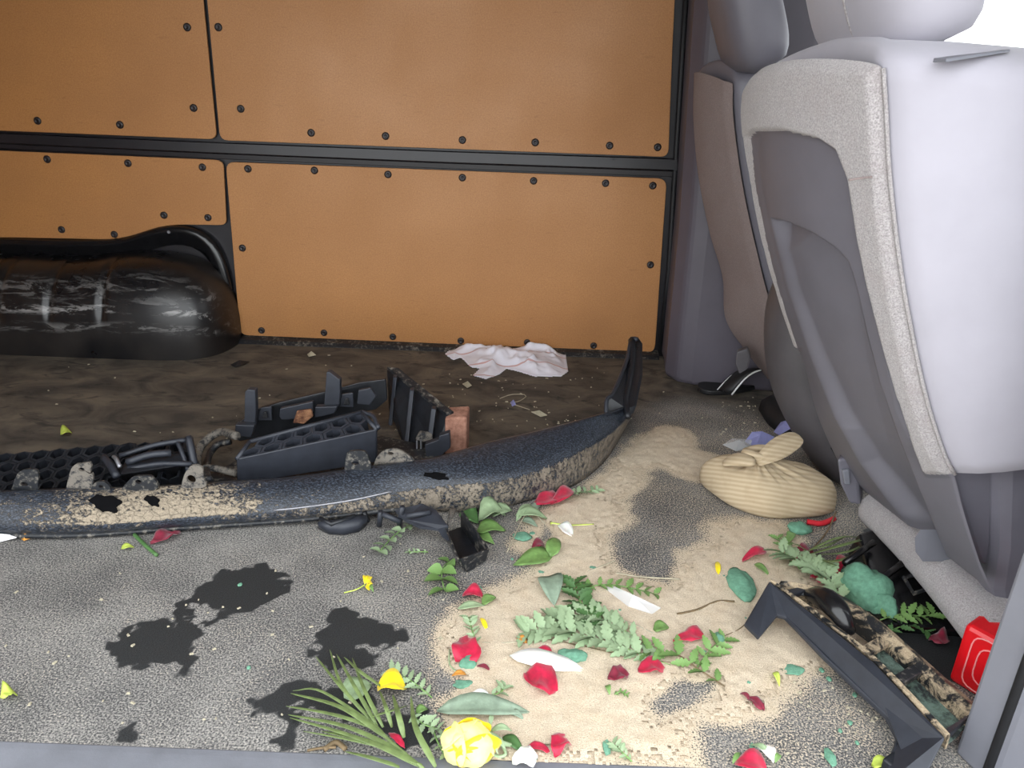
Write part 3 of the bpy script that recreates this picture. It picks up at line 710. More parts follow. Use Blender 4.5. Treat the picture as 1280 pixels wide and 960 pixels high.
# ------------------------------------------------------------------ the torn-off front bumper
def bumper():
    t = thing('bumper', G(380, 640), 'long torn-off black front bumper caked with dried mud, lying across the load floor', 'bumper')
    # stations from left to right: pixel of top back edge, ridge and bottom edge, with their heights
    st = [  # A(px,py,z), B(px,py,z), C(px,py,z), mud on the upper face, mud on the lower face
        ((-170, 618, .085), (-170, 642, .045), (-170, 668, .006), .15, .2),
        ((0, 616, .085), (0, 651, .045), (0, 668, .006), .16, .2), ((90, 613, .085), (90, 655, .045), (90, 668, .006), .24, .25),
        ((160, 611, .083), (160, 652, .045), (160, 664, .006), .40, .35), ((225, 608, .082), (225, 646, .045), (225, 659, .006), .66, .35),
        ((300, 603, .082), (300, 641, .045), (300, 654, .008), .80, .3), ((370, 598, .085), (370, 635, .05), (370, 649, .012), .62, .35),
        ((440, 588, .09), (440, 625, .055), (440, 642, .018), .28, .5), ((500, 580, .098), (500, 612, .065), (500, 636, .022), .15, .55),
        ((550, 572, .104), (550, 604, .075), (550, 637, .014), .10, .62), ((610, 555, .11), (610, 600, .075), (610, 637, .006), .12, .55),
        ((670, 541, .115), (670, 586, .078), (670, 622, .005), .12, .6), ((720, 528, .12), (725, 562, .085), (720, 604, .005), .10, .62),
        ((752, 519, .125), (762, 541, .09), (757, 574, .005), .10, .66), ((772, 514, .128), (785, 519, .10), (781, 535, .005), .2, .7), ((777, 511, .128), (791, 505, .105), (789, 517, .005), .2, .4)]
    A = interp([G(*s_[0]) for s_ in st], 140); B = interp([G(*s_[1]) for s_ in st], 140); Cc = interp([G(*s_[2]) for s_ in st], 140)
    k = np.linspace(0, 1, len(st)); kk = np.linspace(0, 1, 140)
    mu, ml = np.interp(kk, k, [s_[3] for s_ in st]), np.interp(kk, k, [s_[4] for s_ in st])
    rows, mud, tones = [], [], []
    for i in range(140):
        a, b_, c = A[i], B[i], Cc[i]
        n = np.cross(A[min(i+1, 139)]-A[max(i-1, 0)], b_-a); n /= np.linalg.norm(n)
        if n[2] < 0: n = -n
        r = []; mm = []
        back = np.array([0, 0.018, 0])
        r += [a+back+(0, 0, -0.02), a+back*0.8+(0, 0, -0.004)]; mm += [mu[i]*0.3]*2
        for q in np.linspace(0, 1, 7):
            r.append(a*(1-q)+b_*q+n*0.006*math.sin(math.pi*q)); mm.append(mu[i]*(0.75+0.35*q))
        out = np.array([0, -1.0, 0.2]); 
        for q in np.linspace(0.12, 1, 6):
            r.append(b_*(1-q)+c*q+out*0.010*math.sin(math.pi*q)*(1 if q < 1 else 0)); mm.append(ml[i])
        r += [c+(0, 0.03, 0.002)]; mm += [ml[i]]
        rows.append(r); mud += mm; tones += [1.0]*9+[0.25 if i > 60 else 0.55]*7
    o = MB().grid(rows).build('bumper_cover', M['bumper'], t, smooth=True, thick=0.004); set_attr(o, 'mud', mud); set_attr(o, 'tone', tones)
    # bright worn edge along the ridge
    MB().tube([B[i]+(0, -0.002, 0.001) for i in range(62, 82)], 0.0022, 6).build('worn_edge', M['steel'], t, smooth=True)
    # near-black patches laid on the upper face of the cover
    for px, w, h, ka in ((134, 17, 27, .5), (193, 8, 18, .5), (536, 12, 24, .25)):
        i = int(np.argmin(np.hypot(*(np.array(proj(A*0.5+B*0.5))-np.array([[px], [0]]))*np.array([[1], [0]]))))
        m = A[i]*ka+B[i]*(1-ka)
        d = A[i]-B[i]; d /= np.linalg.norm(d); x_ = A[min(i+1, 139)]-A[i-1]; x_ /= np.linalg.norm(x_); n = np.cross(x_, d); n *= np.sign(n[2])
        ww, hh = w*0.0015, h*0.00155
        P = [m+n*0.0125+x_*ww*math.cos(q)*(1+0.2*math.sin(3*q)+0.12*math.sin(7*q+1))+d*hh*0.5*math.sin(q)*(1+0.15*math.cos(2*q+1)+0.12*math.cos(6*q)) for q in np.linspace(0, 2*math.pi, 32, endpoint=False)]
        MB().prism(P, -n*0.006).build('dark_patch', M['patch_black'], t)
    # lower lip under the left half
    lo = [Cc[i] for i in range(0, 78)]
    MB().grid([[p+(0, 0.006, 0.012), p+(0, -0.012, 0.006), p+(0, -0.014, 0.0015), p+(0, 0.03, 0.001)] for p in lo]).build('lower_lip', M['dusty'], t, smooth=True, thick=0.003)
    # mounting tabs that stand along the back edge
    def tab(px, hole, mt):
        base = G(px[0][0], px[0][1], 0.085); y0 = base[1]+0.006
        P = [Y(a, c, y0+0.0) for a, c in px]
        n = len(P)
        hc = Y(hole[0], hole[1], y0)
        b = MB(); rw, rh = hole[2]*y0/FPX*1.1, hole[3]*y0/FPX*1.1
        ring = []
        m = 24
        dense = interp(P+[P[0]], m+1)[:m]
        ang = [math.atan2(p[2]-hc[2], p[0]-hc[0]) for p in dense]
        inner = [hc+np.array([rw*math.cos(q), 0, rh*math.sin(q)]) for q in ang]
        fr = [*dense, *inner]; bk = [p+(0, 0.006, 0) for p in fr]
        f = []
        for i in range(m):
            j = (i+1) % m
            f += [(i, j, m+j, m+i), (2*m+i, 3*m+i, 3*m+j, 2*m+j), (i, 2*m+i, 2*m+j, j), (m+i, m+j, 3*m+j, 3*m+i)]
        b.add(fr+bk, f).build('mounting_tab', mt, t, bevel=0)
    tab([(14, 612), (24, 590), (46, 588), (47, 606), (45, 614)], (30, 605, 5, 3), M['dusty'])
    tab([(82, 612), (90, 584), (102, 580), (114, 579), (112, 594), (116, 592), (112, 614)], (102, 587, 4, 3), M['caked'])
    tab([(150, 613), (165, 597), (176, 595), (190, 596), (195, 612)], (173, 602, 4, 3), M['dusty'])
    tab([(226, 610), (231, 592), (240, 582), (252, 584), (254, 596), (256, 609)], (239, 599, 6, 6), M['caked'])
    tab([(430, 592), (432, 574), (436, 565), (455, 564), (460, 572), (462, 588)], (444, 579, 5, 2.5), M['dusty'])
    tab([(466, 584), (472, 570), (484, 562), (500, 563), (518, 576), (516, 584)], (488, 567, 4, 2.5), M['caked'])
    tab([(112, 614), (118, 604), (128, 602), (135, 606), (137, 613)], (126, 608, 3, 2), M['dusty'])
    # end wing that rises at the right end
    W = [(755, 520, 1.915), (757, 497, 1.93), (767, 489, 1.965), (783, 450, 2.11), (788, 425, 2.19), (794, 421, 2.20), (800, 430, 2.17), (800, 470, 2.04), (792, 508, 1.935), (788, 518, 1.92)]
    P = [Y(a, c, y-0.175) for a, c, y in W]
    b = MB().prism(P, (0.008, 0.004, 0)); b.build('end_wing', M['plastic'], t, bevel=0.003)
    rim = interp([Y(a, c, y-0.175) for a, c, y in ((789, 424, 2.185), (790, 448, 2.12), (785, 478, 2.03), (781, 500, 1.965), (785, 520, 1.90))], 20)
    MB().tube([p+(0, -0.008, 0) for p in rim], [0.010]*16+[0.009, 0.008, 0.008, 0.007], 8).build('wing_rim', M['plastic'], t, smooth=True)
    rim = interp([Y(a, c, y-0.175) for a, c, y in ((758, 520, 1.89), (758, 499, 1.92), (767, 489, 1.955), (783, 450, 2.10), (789, 423, 2.185), (796, 424, 2.17))], 30)
    MB().tube([p+(0, -0.004, 0) for p in rim], 0.0055, 6).build('wing_flange', M['plastic_satin'], t, smooth=True)

    # ---- pieces still clipped behind the cover
    def hexnet(corners, nx, ny, depth, wall_t, name, mt, down):
        """honeycomb on a quad: corners = front-left, front-right, back-right, back-left; cell walls with depth"""
        c0, c1, c2, c3 = [np.asarray(c, float) for c in corners]
        q = lambda u, v: c0*(1-u)*(1-v)+c1*u*(1-v)+c2*u*v+c3*(1-u)*v
        b = MB(); dn = np.asarray(down)*depth
        for j in range(ny):
            for i in range(nx):
                cu, cv = (i+0.5+0.5*(j % 2))/(nx+0.5), (j+0.5)/ny
                ru, rv = 0.56/(nx+0.5), 0.64/ny
                o_, i_ = [], []
                for k6 in range(6):
                    a = math.pi/6+k6*math.pi/3
                    o_.append(q(np.clip(cu+ru*math.cos(a), 0, 1), np.clip(cv+rv*math.sin(a), 0, 1)))
                    i_.append(q(np.clip(cu+ru*wall_t*math.cos(a), 0, 1), np.clip(cv+rv*wall_t*math.sin(a), 0, 1)))
                v = o_+i_+[p+dn for p in o_]+[p+dn for p in i_]
                f = []
                for k6 in range(6):
                    m_ = (k6+1) % 6
                    f += [(k6, m_, 6+m_, 6+k6), (6+k6, 6+m_, 18+m_, 18+k6), (k6, 12+k6, 12+m_, m_)]
                b.add(v, f)
        return b.build(name, mt, t)
    # middle grille block
    zt = 0.125
    BL, TL, TR, BR = G(296, 574, 0.10), G(312, 552, 0.12), G(452, 515, 0.15), G(471, 537, 0.135)
    hexnet((BL, BR, TR, TL), 6, 2, 0.05, 0.72, 'grille_mesh', M['plastic_satin'], (0, 0.3, -0.95))
    bl, br = G(296, 606, 0.035), G(471, 578, 0.05)
    MB().prism([G(*p) for p in ((262, 612, .03), (262, 596, .03), (300, 575, .03), (470, 545, .03), (540, 560, .03), (545, 585, .03), (430, 598, .03))], (0, 0, 0.004)).build('dark_filler', M['dusty'], t)  # added plate, put in to make the gap behind the cover dark
    MB().hexa([bl, br, br+(0, 0.012, 0), bl+(0, 0.012, 0)], [BL+(0, -0.002, 0.002), BR+(0, -0.002, 0.002), BR+(0, 0.008, 0.001), BL+(0, 0.008, 0.001)]).build('grille_front', M['plastic_satin'], t, bevel=0.003)
    for p, q_ in ((BL, TL), (TL, TR), (TR, BR)):
        MB().tube([p, q_], 0.005, 8).build('grille_rim', M['plastic_satin'], t, smooth=True)
    MB().tube(interp([TR, G(466, 520, 0.15), BR+(0.004, 0, 0.004)], 10), 0.005, 8).build('grille_rim', M['plastic_satin'], t, smooth=True)
    # support carrier with two posts
    def slab(px, y0, y1, th, nm, mt, bev=0.002, xr=None):
        x0, x1 = min(a for a, _ in px), max(a for a, _ in px)
        P = [Y(a, c, y0+(y1-y0)*(a-x0)/(x1-x0)) for a, c in px]
        return MB().prism(P, (0.0, th, 0)).build(nm, mt, t, bevel=bev)
    slab([(292, 547), (296, 531), (320, 512), (350, 503), (400, 491), (450, 478), (482, 474), (484, 500), (470, 512), (420, 521), (348, 541), (300, 552)], 1.70, 1.80, 0.012, 'carrier', M['plastic'])
    slab([(305, 531), (306, 490), (309, 487), (319, 488), (320, 512), (319, 532)], 1.655, 1.66, 0.02, 'post', M['plastic_satin'])
    slab([(405, 508), (408, 465), (412, 465), (425, 475), (425, 492), (424, 508)], 1.715, 1.72, 0.02, 'post', M['plastic_satin'])
    slab([(293, 545), (294, 531), (318, 532), (314, 547)], 1.635, 1.64, 0.02, 'post_foot', M['plastic_satin'])
    slab([(392, 523), (394, 509), (422, 508), (418, 517)], 1.70, 1.705, 0.02, 'post_foot', M['plastic_satin'])
    slab([(349, 521), (350, 511), (391, 502), (391, 516), (368, 524), (352, 525)], 1.68, 1.70, 0.012, 'carrier_plate', M['plastic_satin'])
    slab([(366, 529), (371, 514), (389, 512), (391, 521), (380, 530)], 1.675, 1.685, 0.008, 'rusty_window', M['rust'])
    for a, c in ((331, 520), (433, 503)):
        slab([(a-9, c+6), (a-6, c-10), (a+8, c-12), (a+9, c+6)], 1.69 if a < 400 else 1.735, 1.695 if a < 400 else 1.74, 0.008, 'clip_plate', M['plastic_satin'])
        slab([(a-4, c+3), (a-1, c-5), (a+2, c-5), (a+4, c+3)], 1.683 if a < 400 else 1.728, 1.685 if a < 400 else 1.73, 0.006, 'clip', M['rubber'])
    slab([(448, 488), (463, 485), (470, 496), (462, 507), (446, 505)], 1.73, 1.74, 0.01, 'clip_plate', M['plastic_satin'])
    MB().tube(interp([G(296, 545, .09), G(276, 540, .07), G(256, 552, .05), G(247, 568, .04), G(246, 584, .04)], 24), 0.010, 8).build('lamp_ring', M['caked'], t, smooth=True)
    MB().tube(interp([G(288, 552, .06), G(272, 556, .05), G(262, 568, .04), G(258, 590, .05), G(262, 600, .06)], 24), 0.008, 8).build('lamp_ring', M['dusty'], t, smooth=True)
    MB().tube(interp([G(249, 588, .05), G(256, 585, .05), G(266, 585, .05), G(280, 588, .05), G(296, 592, .05)], 14), 0.008, 8).build('lamp_ring', M['caked'], t, smooth=True)
    # tall ribbed bracket in front of the brick
    W = [(483, 462, 1.90), (490, 463, 1.885), (562, 516, 1.70), (561, 545, 1.68), (545, 562, 1.66), (534, 577, 1.645), (522, 574, 1.66), (505, 560, 1.70), (486, 512, 1.86)]
    P = [Y(*w) for w in W]
    br_ = MB().prism(P, (0.010, 0.010, 0)).build('rib_bracket', M['plastic'], t, bevel=0.002)
    top = [Y(484, 462, 1.895), Y(498, 463, 1.885), Y(565, 517, 1.70), Y(558, 521, 1.69)]
    MB().prism(top, (0, 0, 0.008)).build('bracket_ledge', M['dusty'], br_, bevel=0.001)
    for (a, c, y0), (a1, c1, y1), w in (((495, 468, 1.855), (489, 528, 1.83), .010), ((516, 484, 1.79), (508, 560, 1.70), .011), ((543, 507, 1.715), (538, 545, 1.69), .012)):
        p, q_ = Y(a, c, y0), Y(a1, c1, y1)
        MB().hexa([q_+(-w/2, -0.018, 0), q_+(w/2, -0.022, 0), q_+(w/2, 0.0, 0), q_+(-w/2, 0.0, 0)], [p+(-w/2, -0.018, 0), p+(w/2, -0.022, 0), p+(w/2, 0.0, 0), p+(-w/2, 0, 0)]).build('rib', M['plastic_satin'], br_, bevel=0.002)
    slab([(531, 556), (548, 550), (549, 545), (562, 541), (563, 560), (548, 573), (533, 576)], 1.62, 1.63, 0.02, 'bracket_block', M['plastic_satin'])
    slab([(519, 549), (524, 541), (540, 543), (541, 549), (528, 553)], 1.66, 1.67, 0.014, 'bracket_block', M['caked'])
    for a in (521, 526):
        slab([(a-1, 561), (a-1, 551), (a+1, 551), (a+1, 561)], 1.655, 1.656, 0.006, 'pin', M['steel'], 0)
    # left grille and lamp surround
    hexnet((G(-90, 622, .05), G(140, 610, .05), G(172, 552, .10), G(-60, 572, .09)), 10, 4, 0.035, 0.72, 'grille_mesh', M['plastic'], (0, 0.3, -0.95))
    hexnet((G(120, 606, .06), G(236, 598, .06), G(243, 546, .10), G(150, 556, .10)), 4, 3, 0.035, 0.78, 'grille_mesh', M['plastic'], (0, 0.3, -0.95))
    for p, q_, r in (((150, 570, .10), (238, 549, .12), .006), ((158, 578, .10), (214, 566, .11), .008), ((160, 586, .09), (240, 580, .09), .006), ((130, 572, .10), (146, 596, .09), .008), ((236, 546, .13), (243, 582, .08), .008), ((222, 553, .12), (236, 590, .07), .005), ((142, 571, .11), (150, 584, .10), .0045)):
        MB().tube(interp([G(*p), (G(*p)+G(*q_))/2+(0, 0, .006), G(*q_)], 8), r, 6).build('grille_bar', M['steel'] if r == .0045 else M['plastic_satin'], t, smooth=True)
    MB().hexa([G(148, 600, .05), G(226, 592, .05), G(226, 580, .05), G(148, 588, .05)], [G(148, 594, .09), G(226, 582, .09), G(232, 566, .10), G(158, 574, .10)]).build('lamp_housing', M['plastic'], t, bevel=0.004)
    return t
bumper()

# broken duct piece that sticks out from under the bumper
def channel():
    t = thing('bracket', G(575, 690), 'broken black plastic channel with raised walls, poking out in front of the muddy bumper', 'bracket')
    z = 0.045
    a, b_, c, d = G(552, 644, z+.012), G(578, 637, z+.014), G(611, 685, z), G(574, 698, z)
    fl = [G(556, 668, .004), G(578, 660, .004), G(606, 700, .004), G(583, 714, .003)]
    def wall_(p, q, p0, q0, nm):
        n = np.cross(q-p, [0, 0, 1]); n = n/np.linalg.norm(n)*0.004
        MB().hexa([p0, q0, q0+n, p0+n], [p, q, q+n, p+n]).build(nm, M['dusty'], t, bevel=0.001)
    wall_(a, d, fl[0], fl[3], 'side'); wall_(b_, c, fl[1], fl[2], 'side'); wall_(d, c, fl[3], fl[2], 'end_face')
    MB().hexa(fl, [p+(0, 0, .004) for p in fl]).build('floor_plate', M['plastic'], t)
    P = [(494, 640, .05), (528, 632, .06), (545, 640, .06), (560, 660, .055), (561, 677, .02), (553, 672, .03), (548, 664, .045), (524, 661, .04), (506, 652, .04)]
    MB().prism([G(*p) for p in P], (0, 0, 0.005)).build('gusset', M['plastic_satin'], t, bevel=0.001)
    for p, q in (((476, 640, .05), (474, 657, .01)), ((503, 634, .07), (499, 658, .01)), ((508, 645, .06), (538, 640, .065)), ((478, 642, .05), (500, 652, .035))):
        MB().tube([G(*p), G(*q)], 0.006, 6).build('strut', M['plastic_satin'], t, smooth=True)
    MB().tube([G(566, 638, .055), G(562, 650, .052), G(561, 658, .05)], [.008, .004, .003], 8).build('clip', M['caked'], t, smooth=True)
    u = thing('plastic_shard', G(430, 660), 'short curved black plastic shard tucked under the front of the bumper', 'bracket')
    rows = [[G(a, c0, .03), G(a, (c0+c1)/2, .022), G(a, c1, .004)] for a, c0, c1 in ((398, 652, 660), (412, 651, 667), (430, 648, 668), (448, 645, 664), (458, 644, 656))]
    MB().grid(rows).build('shard', M['plastic_satin'], u, thick=0.004, smooth=True)
    MB().tube([G(400, 648, .03), G(414, 655, .028), G(444, 645, .03)], 0.005, 6).build('shard_rib', M['plastic'], u, smooth=True)
    MB().tube([G(455, 640, .03), G(460, 652, .008)], 0.005, 6).build('shard_hook', M['plastic'], u, smooth=True)
channel()

def brick():
    P = [G(556, 573, 0), G(583, 571, 0), G(592, 553, 0)]
    a, b_ = P[0], P[1]
    x_ = (b_-a); w = np.linalg.norm(x_); x_ /= w; y_ = np.array([-x_[1], x_[0], 0]); y_ = y_*0.9+x_*0.25; y_ /= np.linalg.norm(y_)
    h = np.array([0, 0, 0.108])
    b = MB(); q = [a, b_, b_+y_*0.07, a+y_*0.07]
    b.hexa(q, [p+h for p in q])
    o = b.build('brick', M['brick'], bevel=0.005)
    tag(o, 'reddish brown brick standing on end behind the black bumper', 'brick')
brick()

# white rag by the panels
def rag():
    px = [(556, 444), (568, 436), (590, 434), (622, 438), (660, 435), (690, 438), (706, 443), (708, 466), (700, 472), (668, 472), (648, 466), (632, 462), (622, 470), (606, 475), (592, 471), (600, 462), (588, 460), (576, 448), (566, 451)]
    poly = np.array(Gp(px))
    lo, hi = poly.min(0), poly.max(0)
    xs, ys = np.arange(lo[0]-.01, hi[0]+.01, .004), np.arange(lo[1]-.01, hi[1]+.01, .005)
    X, Yy = np.meshgrid(xs, ys, indexing='ij'); sd = sdf(poly, X, Yy)
    w = vnoise(X, Yy, 16, 3, 11); w2 = vnoise(X*0.7+Yy*0.5, Yy, 30, 2, 12)
    ridge = np.exp(-(np.sin((X*16+Yy*20+5*w))**2)*2.2)
    z = 0.004+0.028*sstep(sd, 0, 0.07)*(0.6+0.8*ridge)+0.010*w2*sstep(sd, 0, .03)
    z = np.maximum(z, 0.003)
    keep = sd[:-1, :-1] > -0.002
    m, n = X.shape; idx = np.arange(m*n).reshape(m, n)
    f = np.stack([idx[:-1, :-1], idx[1:, :-1], idx[1:, 1:], idx[:-1, 1:]], -1)[keep]
    us = np.unique(f); rm = np.zeros(m*n, int); rm[us] = np.arange(len(us))
    V = np.stack([X, Yy, z], -1).reshape(-1, 3)[us]
    o = MB().add(V, rm[f].tolist()).build('rag', M['rag'], smooth=True, thick=0.002)
    tag(o, 'crumpled white cotton rag with a thin rust-coloured stripe beside the baseboard', 'rag')
rag()

# tied cloth bag
def sandbag():
    c0 = (G(875, 605)+G(1042, 640))/2
    t = thing('sandbag', c0, 'filled cream striped cloth bag tied with a twisted knot on top', 'bag')
    outline = np.array(Gp([(871, 606), (886, 600), (915, 602), (952, 606), (1000, 612), (1026, 622), (1044, 637), (1036, 648), (1000, 652), (955, 651), (912, 637), (882, 617)]))
    ol = interp(np.vstack([outline, outline[:1]]), 73)[:72]
    c = ol.mean(0)
    neck = G(946, 578, 0.10)
    rings = []
    H = 0.09
    for k, (s, z) in enumerate(((0.55, 0.001), (0.88, 0.002), (0.985, 0.012), (1.0, 0.028), (0.97, 0.048), (0.90, 0.064), (0.79, 0.077), (0.64, 0.086), (0.48, 0.092), (0.32, 0.098), (0.19, 0.106), (0.11, 0.115), (0.07, 0.122))):
        f = sstep(np.array([k]), 4, 12)[0]
        ctr = c*(1-f)+neck*f
        r = []
        for i, p in enumerate(ol):
            a = i/72*2*math.pi
            pl = (0.009*math.sin(17*a+2*math.sin(3*a))+0.005*math.sin(29*a))*math.exp(-((k-9.2)/1.8)**2)
            q = ctr+(p-c)*s
            d = (p-c)/np.linalg.norm(p-c)
            lump = 0.006*noise.noise(Vector((q[0]*14, q[1]*14, z*20)))
            r.append((q[0]+d[0]*(pl*0.3+lump), q[1]+d[1]*(pl*0.3+lump), max(0.0008, z+pl*0.6+lump*0.6)))
        rings.append(r)
    MB().loft(rings).build('bag', M['bag'], t, smooth=True)
    # twisted neck and loose end
    nk = thing_ring = None
    b = MB().tube([neck+(0.028*math.cos(q), 0.022*math.sin(q), 0.022+0.004*math.sin(2*q)) for q in np.linspace(0, 2*math.pi, 20)], 0.010, 8)
    b.build('tie', M['bag'], t, smooth=True)
    L = [(944, 579, .112, .010), (954, 573, .126, .015), (966, 565, .136, .023), (979, 557, .142, .027), (990, 550, .146, .025), (1000, 544, .148, .014)]
    rings = []
    for i, (a, cc, z, w) in enumerate(L):
        p = G(a, cc, z); p2 = G(L[min(i+1, 5)][0], L[min(i+1, 5)][1], L[min(i+1, 5)][2]); p1 = G(L[max(i-1, 0)][0], L[max(i-1, 0)][1], L[max(i-1, 0)][2])
        d = p2-p1; d /= np.linalg.norm(d); sd_ = np.cross(d, [0, -0.5, 0.85]); sd_ /= np.linalg.norm(sd_); up = np.cross(sd_, d)
        rings.append([p+sd_*w*math.cos(q)*(1+0.12*math.cos(6*q+i))+up*w*0.22*math.sin(q)*(1+0.5*math.cos(5*q+i)) for q in np.linspace(0, 2*math.pi, 24, endpoint=False)])
    MB().loft(rings).build('loose_end', M['bag'], t, smooth=True, subsurf=1)
    rings = []
    for a, cc, z, w in ((946, 578, .120, .018), (930, 574, .118, .026), (915, 574, .108, .024), (902, 580, .095, .010)):
        p = G(a, cc, z); rings.append([p+np.array([0.2*w*math.cos(q), w*math.cos(q), 0.5*w*math.sin(q)]) for q in np.linspace(0, 2*math.pi, 16, endpoint=False)])
    MB().loft(rings).build('fold', M['bag'], t, smooth=True, subsurf=1)
    p = interp(Gp([(1008, 651), (1026, 653), (1042, 647)], 0.008), 10)
    MB().tube(p+np.array([0, -0.004, 0]), 0.006, 6).build('red_band', M['red_cloth'], t, smooth=True)
sandbag()

# black sandal by the pillar
def sandal():
    t = thing('sandal', G(900, 487), 'black slip-on sandal with white piping lying against the grey pillar trim', 'sandal')
    o = Gp([(871, 490), (872, 483), (885, 482), (905, 482), (930, 478), (955, 470), (962, 480), (940, 489), (915, 494), (885, 495)], 0.002)
    MB().prism(round_poly(o, 0.02), (0, 0, 0.016)).build('sole', M['sole'], t, bevel=0.004)
    P = [Y(900, 487, 2.125), Y(912, 494, 2.10), Y(955, 460, 2.13), Y(958, 466, 2.15)]
    rows = []
    a0, a1, b0, b1 = G(896, 488, .014), G(914, 494, .014), Y(934, 462, 2.21), Y(951, 463, 2.13)
    for k in np.linspace(0, 1, 10):
        p, q = a0*(1-k)+b0*k, a1*(1-k)+b1*k; bow = np.array([0, 0, 0.018*math.sin(math.pi*k)])
        rows.append([p+bow, p*0.6+q*0.4+bow+(0, -0.004, 0.006), p*0.3+q*0.7+bow+(0, -0.004, 0.006), q+bow])
    s = MB().grid(rows).build('strap', M['sole'], t, smooth=True, thick=0.006)
    MB().tube([np.array(r[3])+(0, -0.004, 0.003) for r in rows], 0.0024, 6).build('piping', M['white_trim'], s, smooth=True)
    e0 = [np.array(r[0])+(0, -0.004, 0.003) for r in rows[:5]]
    MB().tube(e0, 0.0018, 6).build('piping', M['white_trim'], s, smooth=True)
    MB().tube([e0[-1], e0[2]*0.4+np.array(rows[2][2])*0.6, np.array(rows[0][1])], 0.0016, 6).build('piping', M['white_trim'], s, smooth=True)
    u = MB(); 
    q = interp(Gp([(948, 512), (985, 500), (1005, 520), (1000, 548), (965, 535)]+[(948, 512)], .002), 25)[:24]; c = q.mean(0)
    u.loft([list(q), [c+(p-c)*0.95+np.array([0, 0, .03]) for p in q], [c+(p-c)*0.7+np.array([0, 0, .05]) for p in q], [c+(p-c)*0.2+np.array([0, 0, .054]) for p in q]])
    o = u.build('cloth_bundle', M['rubber'], smooth=True); tag(o, 'dark rumpled cloth bundle on the floor under the middle seat shell', 'cloth')
sandal()

def sheet(name, label, cat, px, zs, mt, group=None, thick=0.0012):
    """a folded piece of paper or film: a fan of creased triangles round its middle"""
    P = [G(a, c, z) for (a, c), z in zip(px, zs)]; c = np.mean(P, 0)+np.array([0, 0, 0.012])
    b = MB().add(P+[c], [(i, (i+1) % len(P), len(P)) for i in range(len(P))])
    return tag(b.build(name, mt, thick=thick), label, cat, group)
sheet('paper_scrap', 'folded lilac paper scrap standing beside the knot of the cloth bag', 'paper', [(931, 552), (940, 540), (952, 539), (968, 546), (960, 556), (945, 560)], [.004, .03, .035, .02, .004, .003], M['paper_blue'])
sheet('paper_scrap', 'small lilac paper corner half hidden under the middle seat shell', 'paper', [(967, 540), (976, 528), (984, 525), (988, 536), (974, 544)], [.004, .03, .04, .03, .004], M['paper_blue'])
sheet('film_scrap', 'crinkled clear plastic film on the dark floor above the cloth bag', 'plastic film', [(903, 556), (915, 548), (940, 550), (938, 560), (920, 564)], [.003, .012, .016, .008, .003], M['film'])
sheet('film_scrap', 'strip of clear plastic film between the fern sprigs on the sand', 'plastic film', [(754, 734), (765, 732), (800, 752), (826, 760), (815, 768), (785, 758)], [.005, .012, .014, .008, .005, .008], M['film'])
sheet('paper_scrap', 'white paper edge sticking out under the left end of the bumper', 'paper', [(-15, 673), (20, 669), (22, 672), (2, 677), (-15, 679)], [.004, .01, .008, .003, .003], M['paper_white'])
sheet('card_scrap', 'amber scrap beside the white paper under the bumper', 'card', [(22, 670), (38, 668), (41, 672), (30, 676)], [.006, .008, .006, .003], M['amber'])

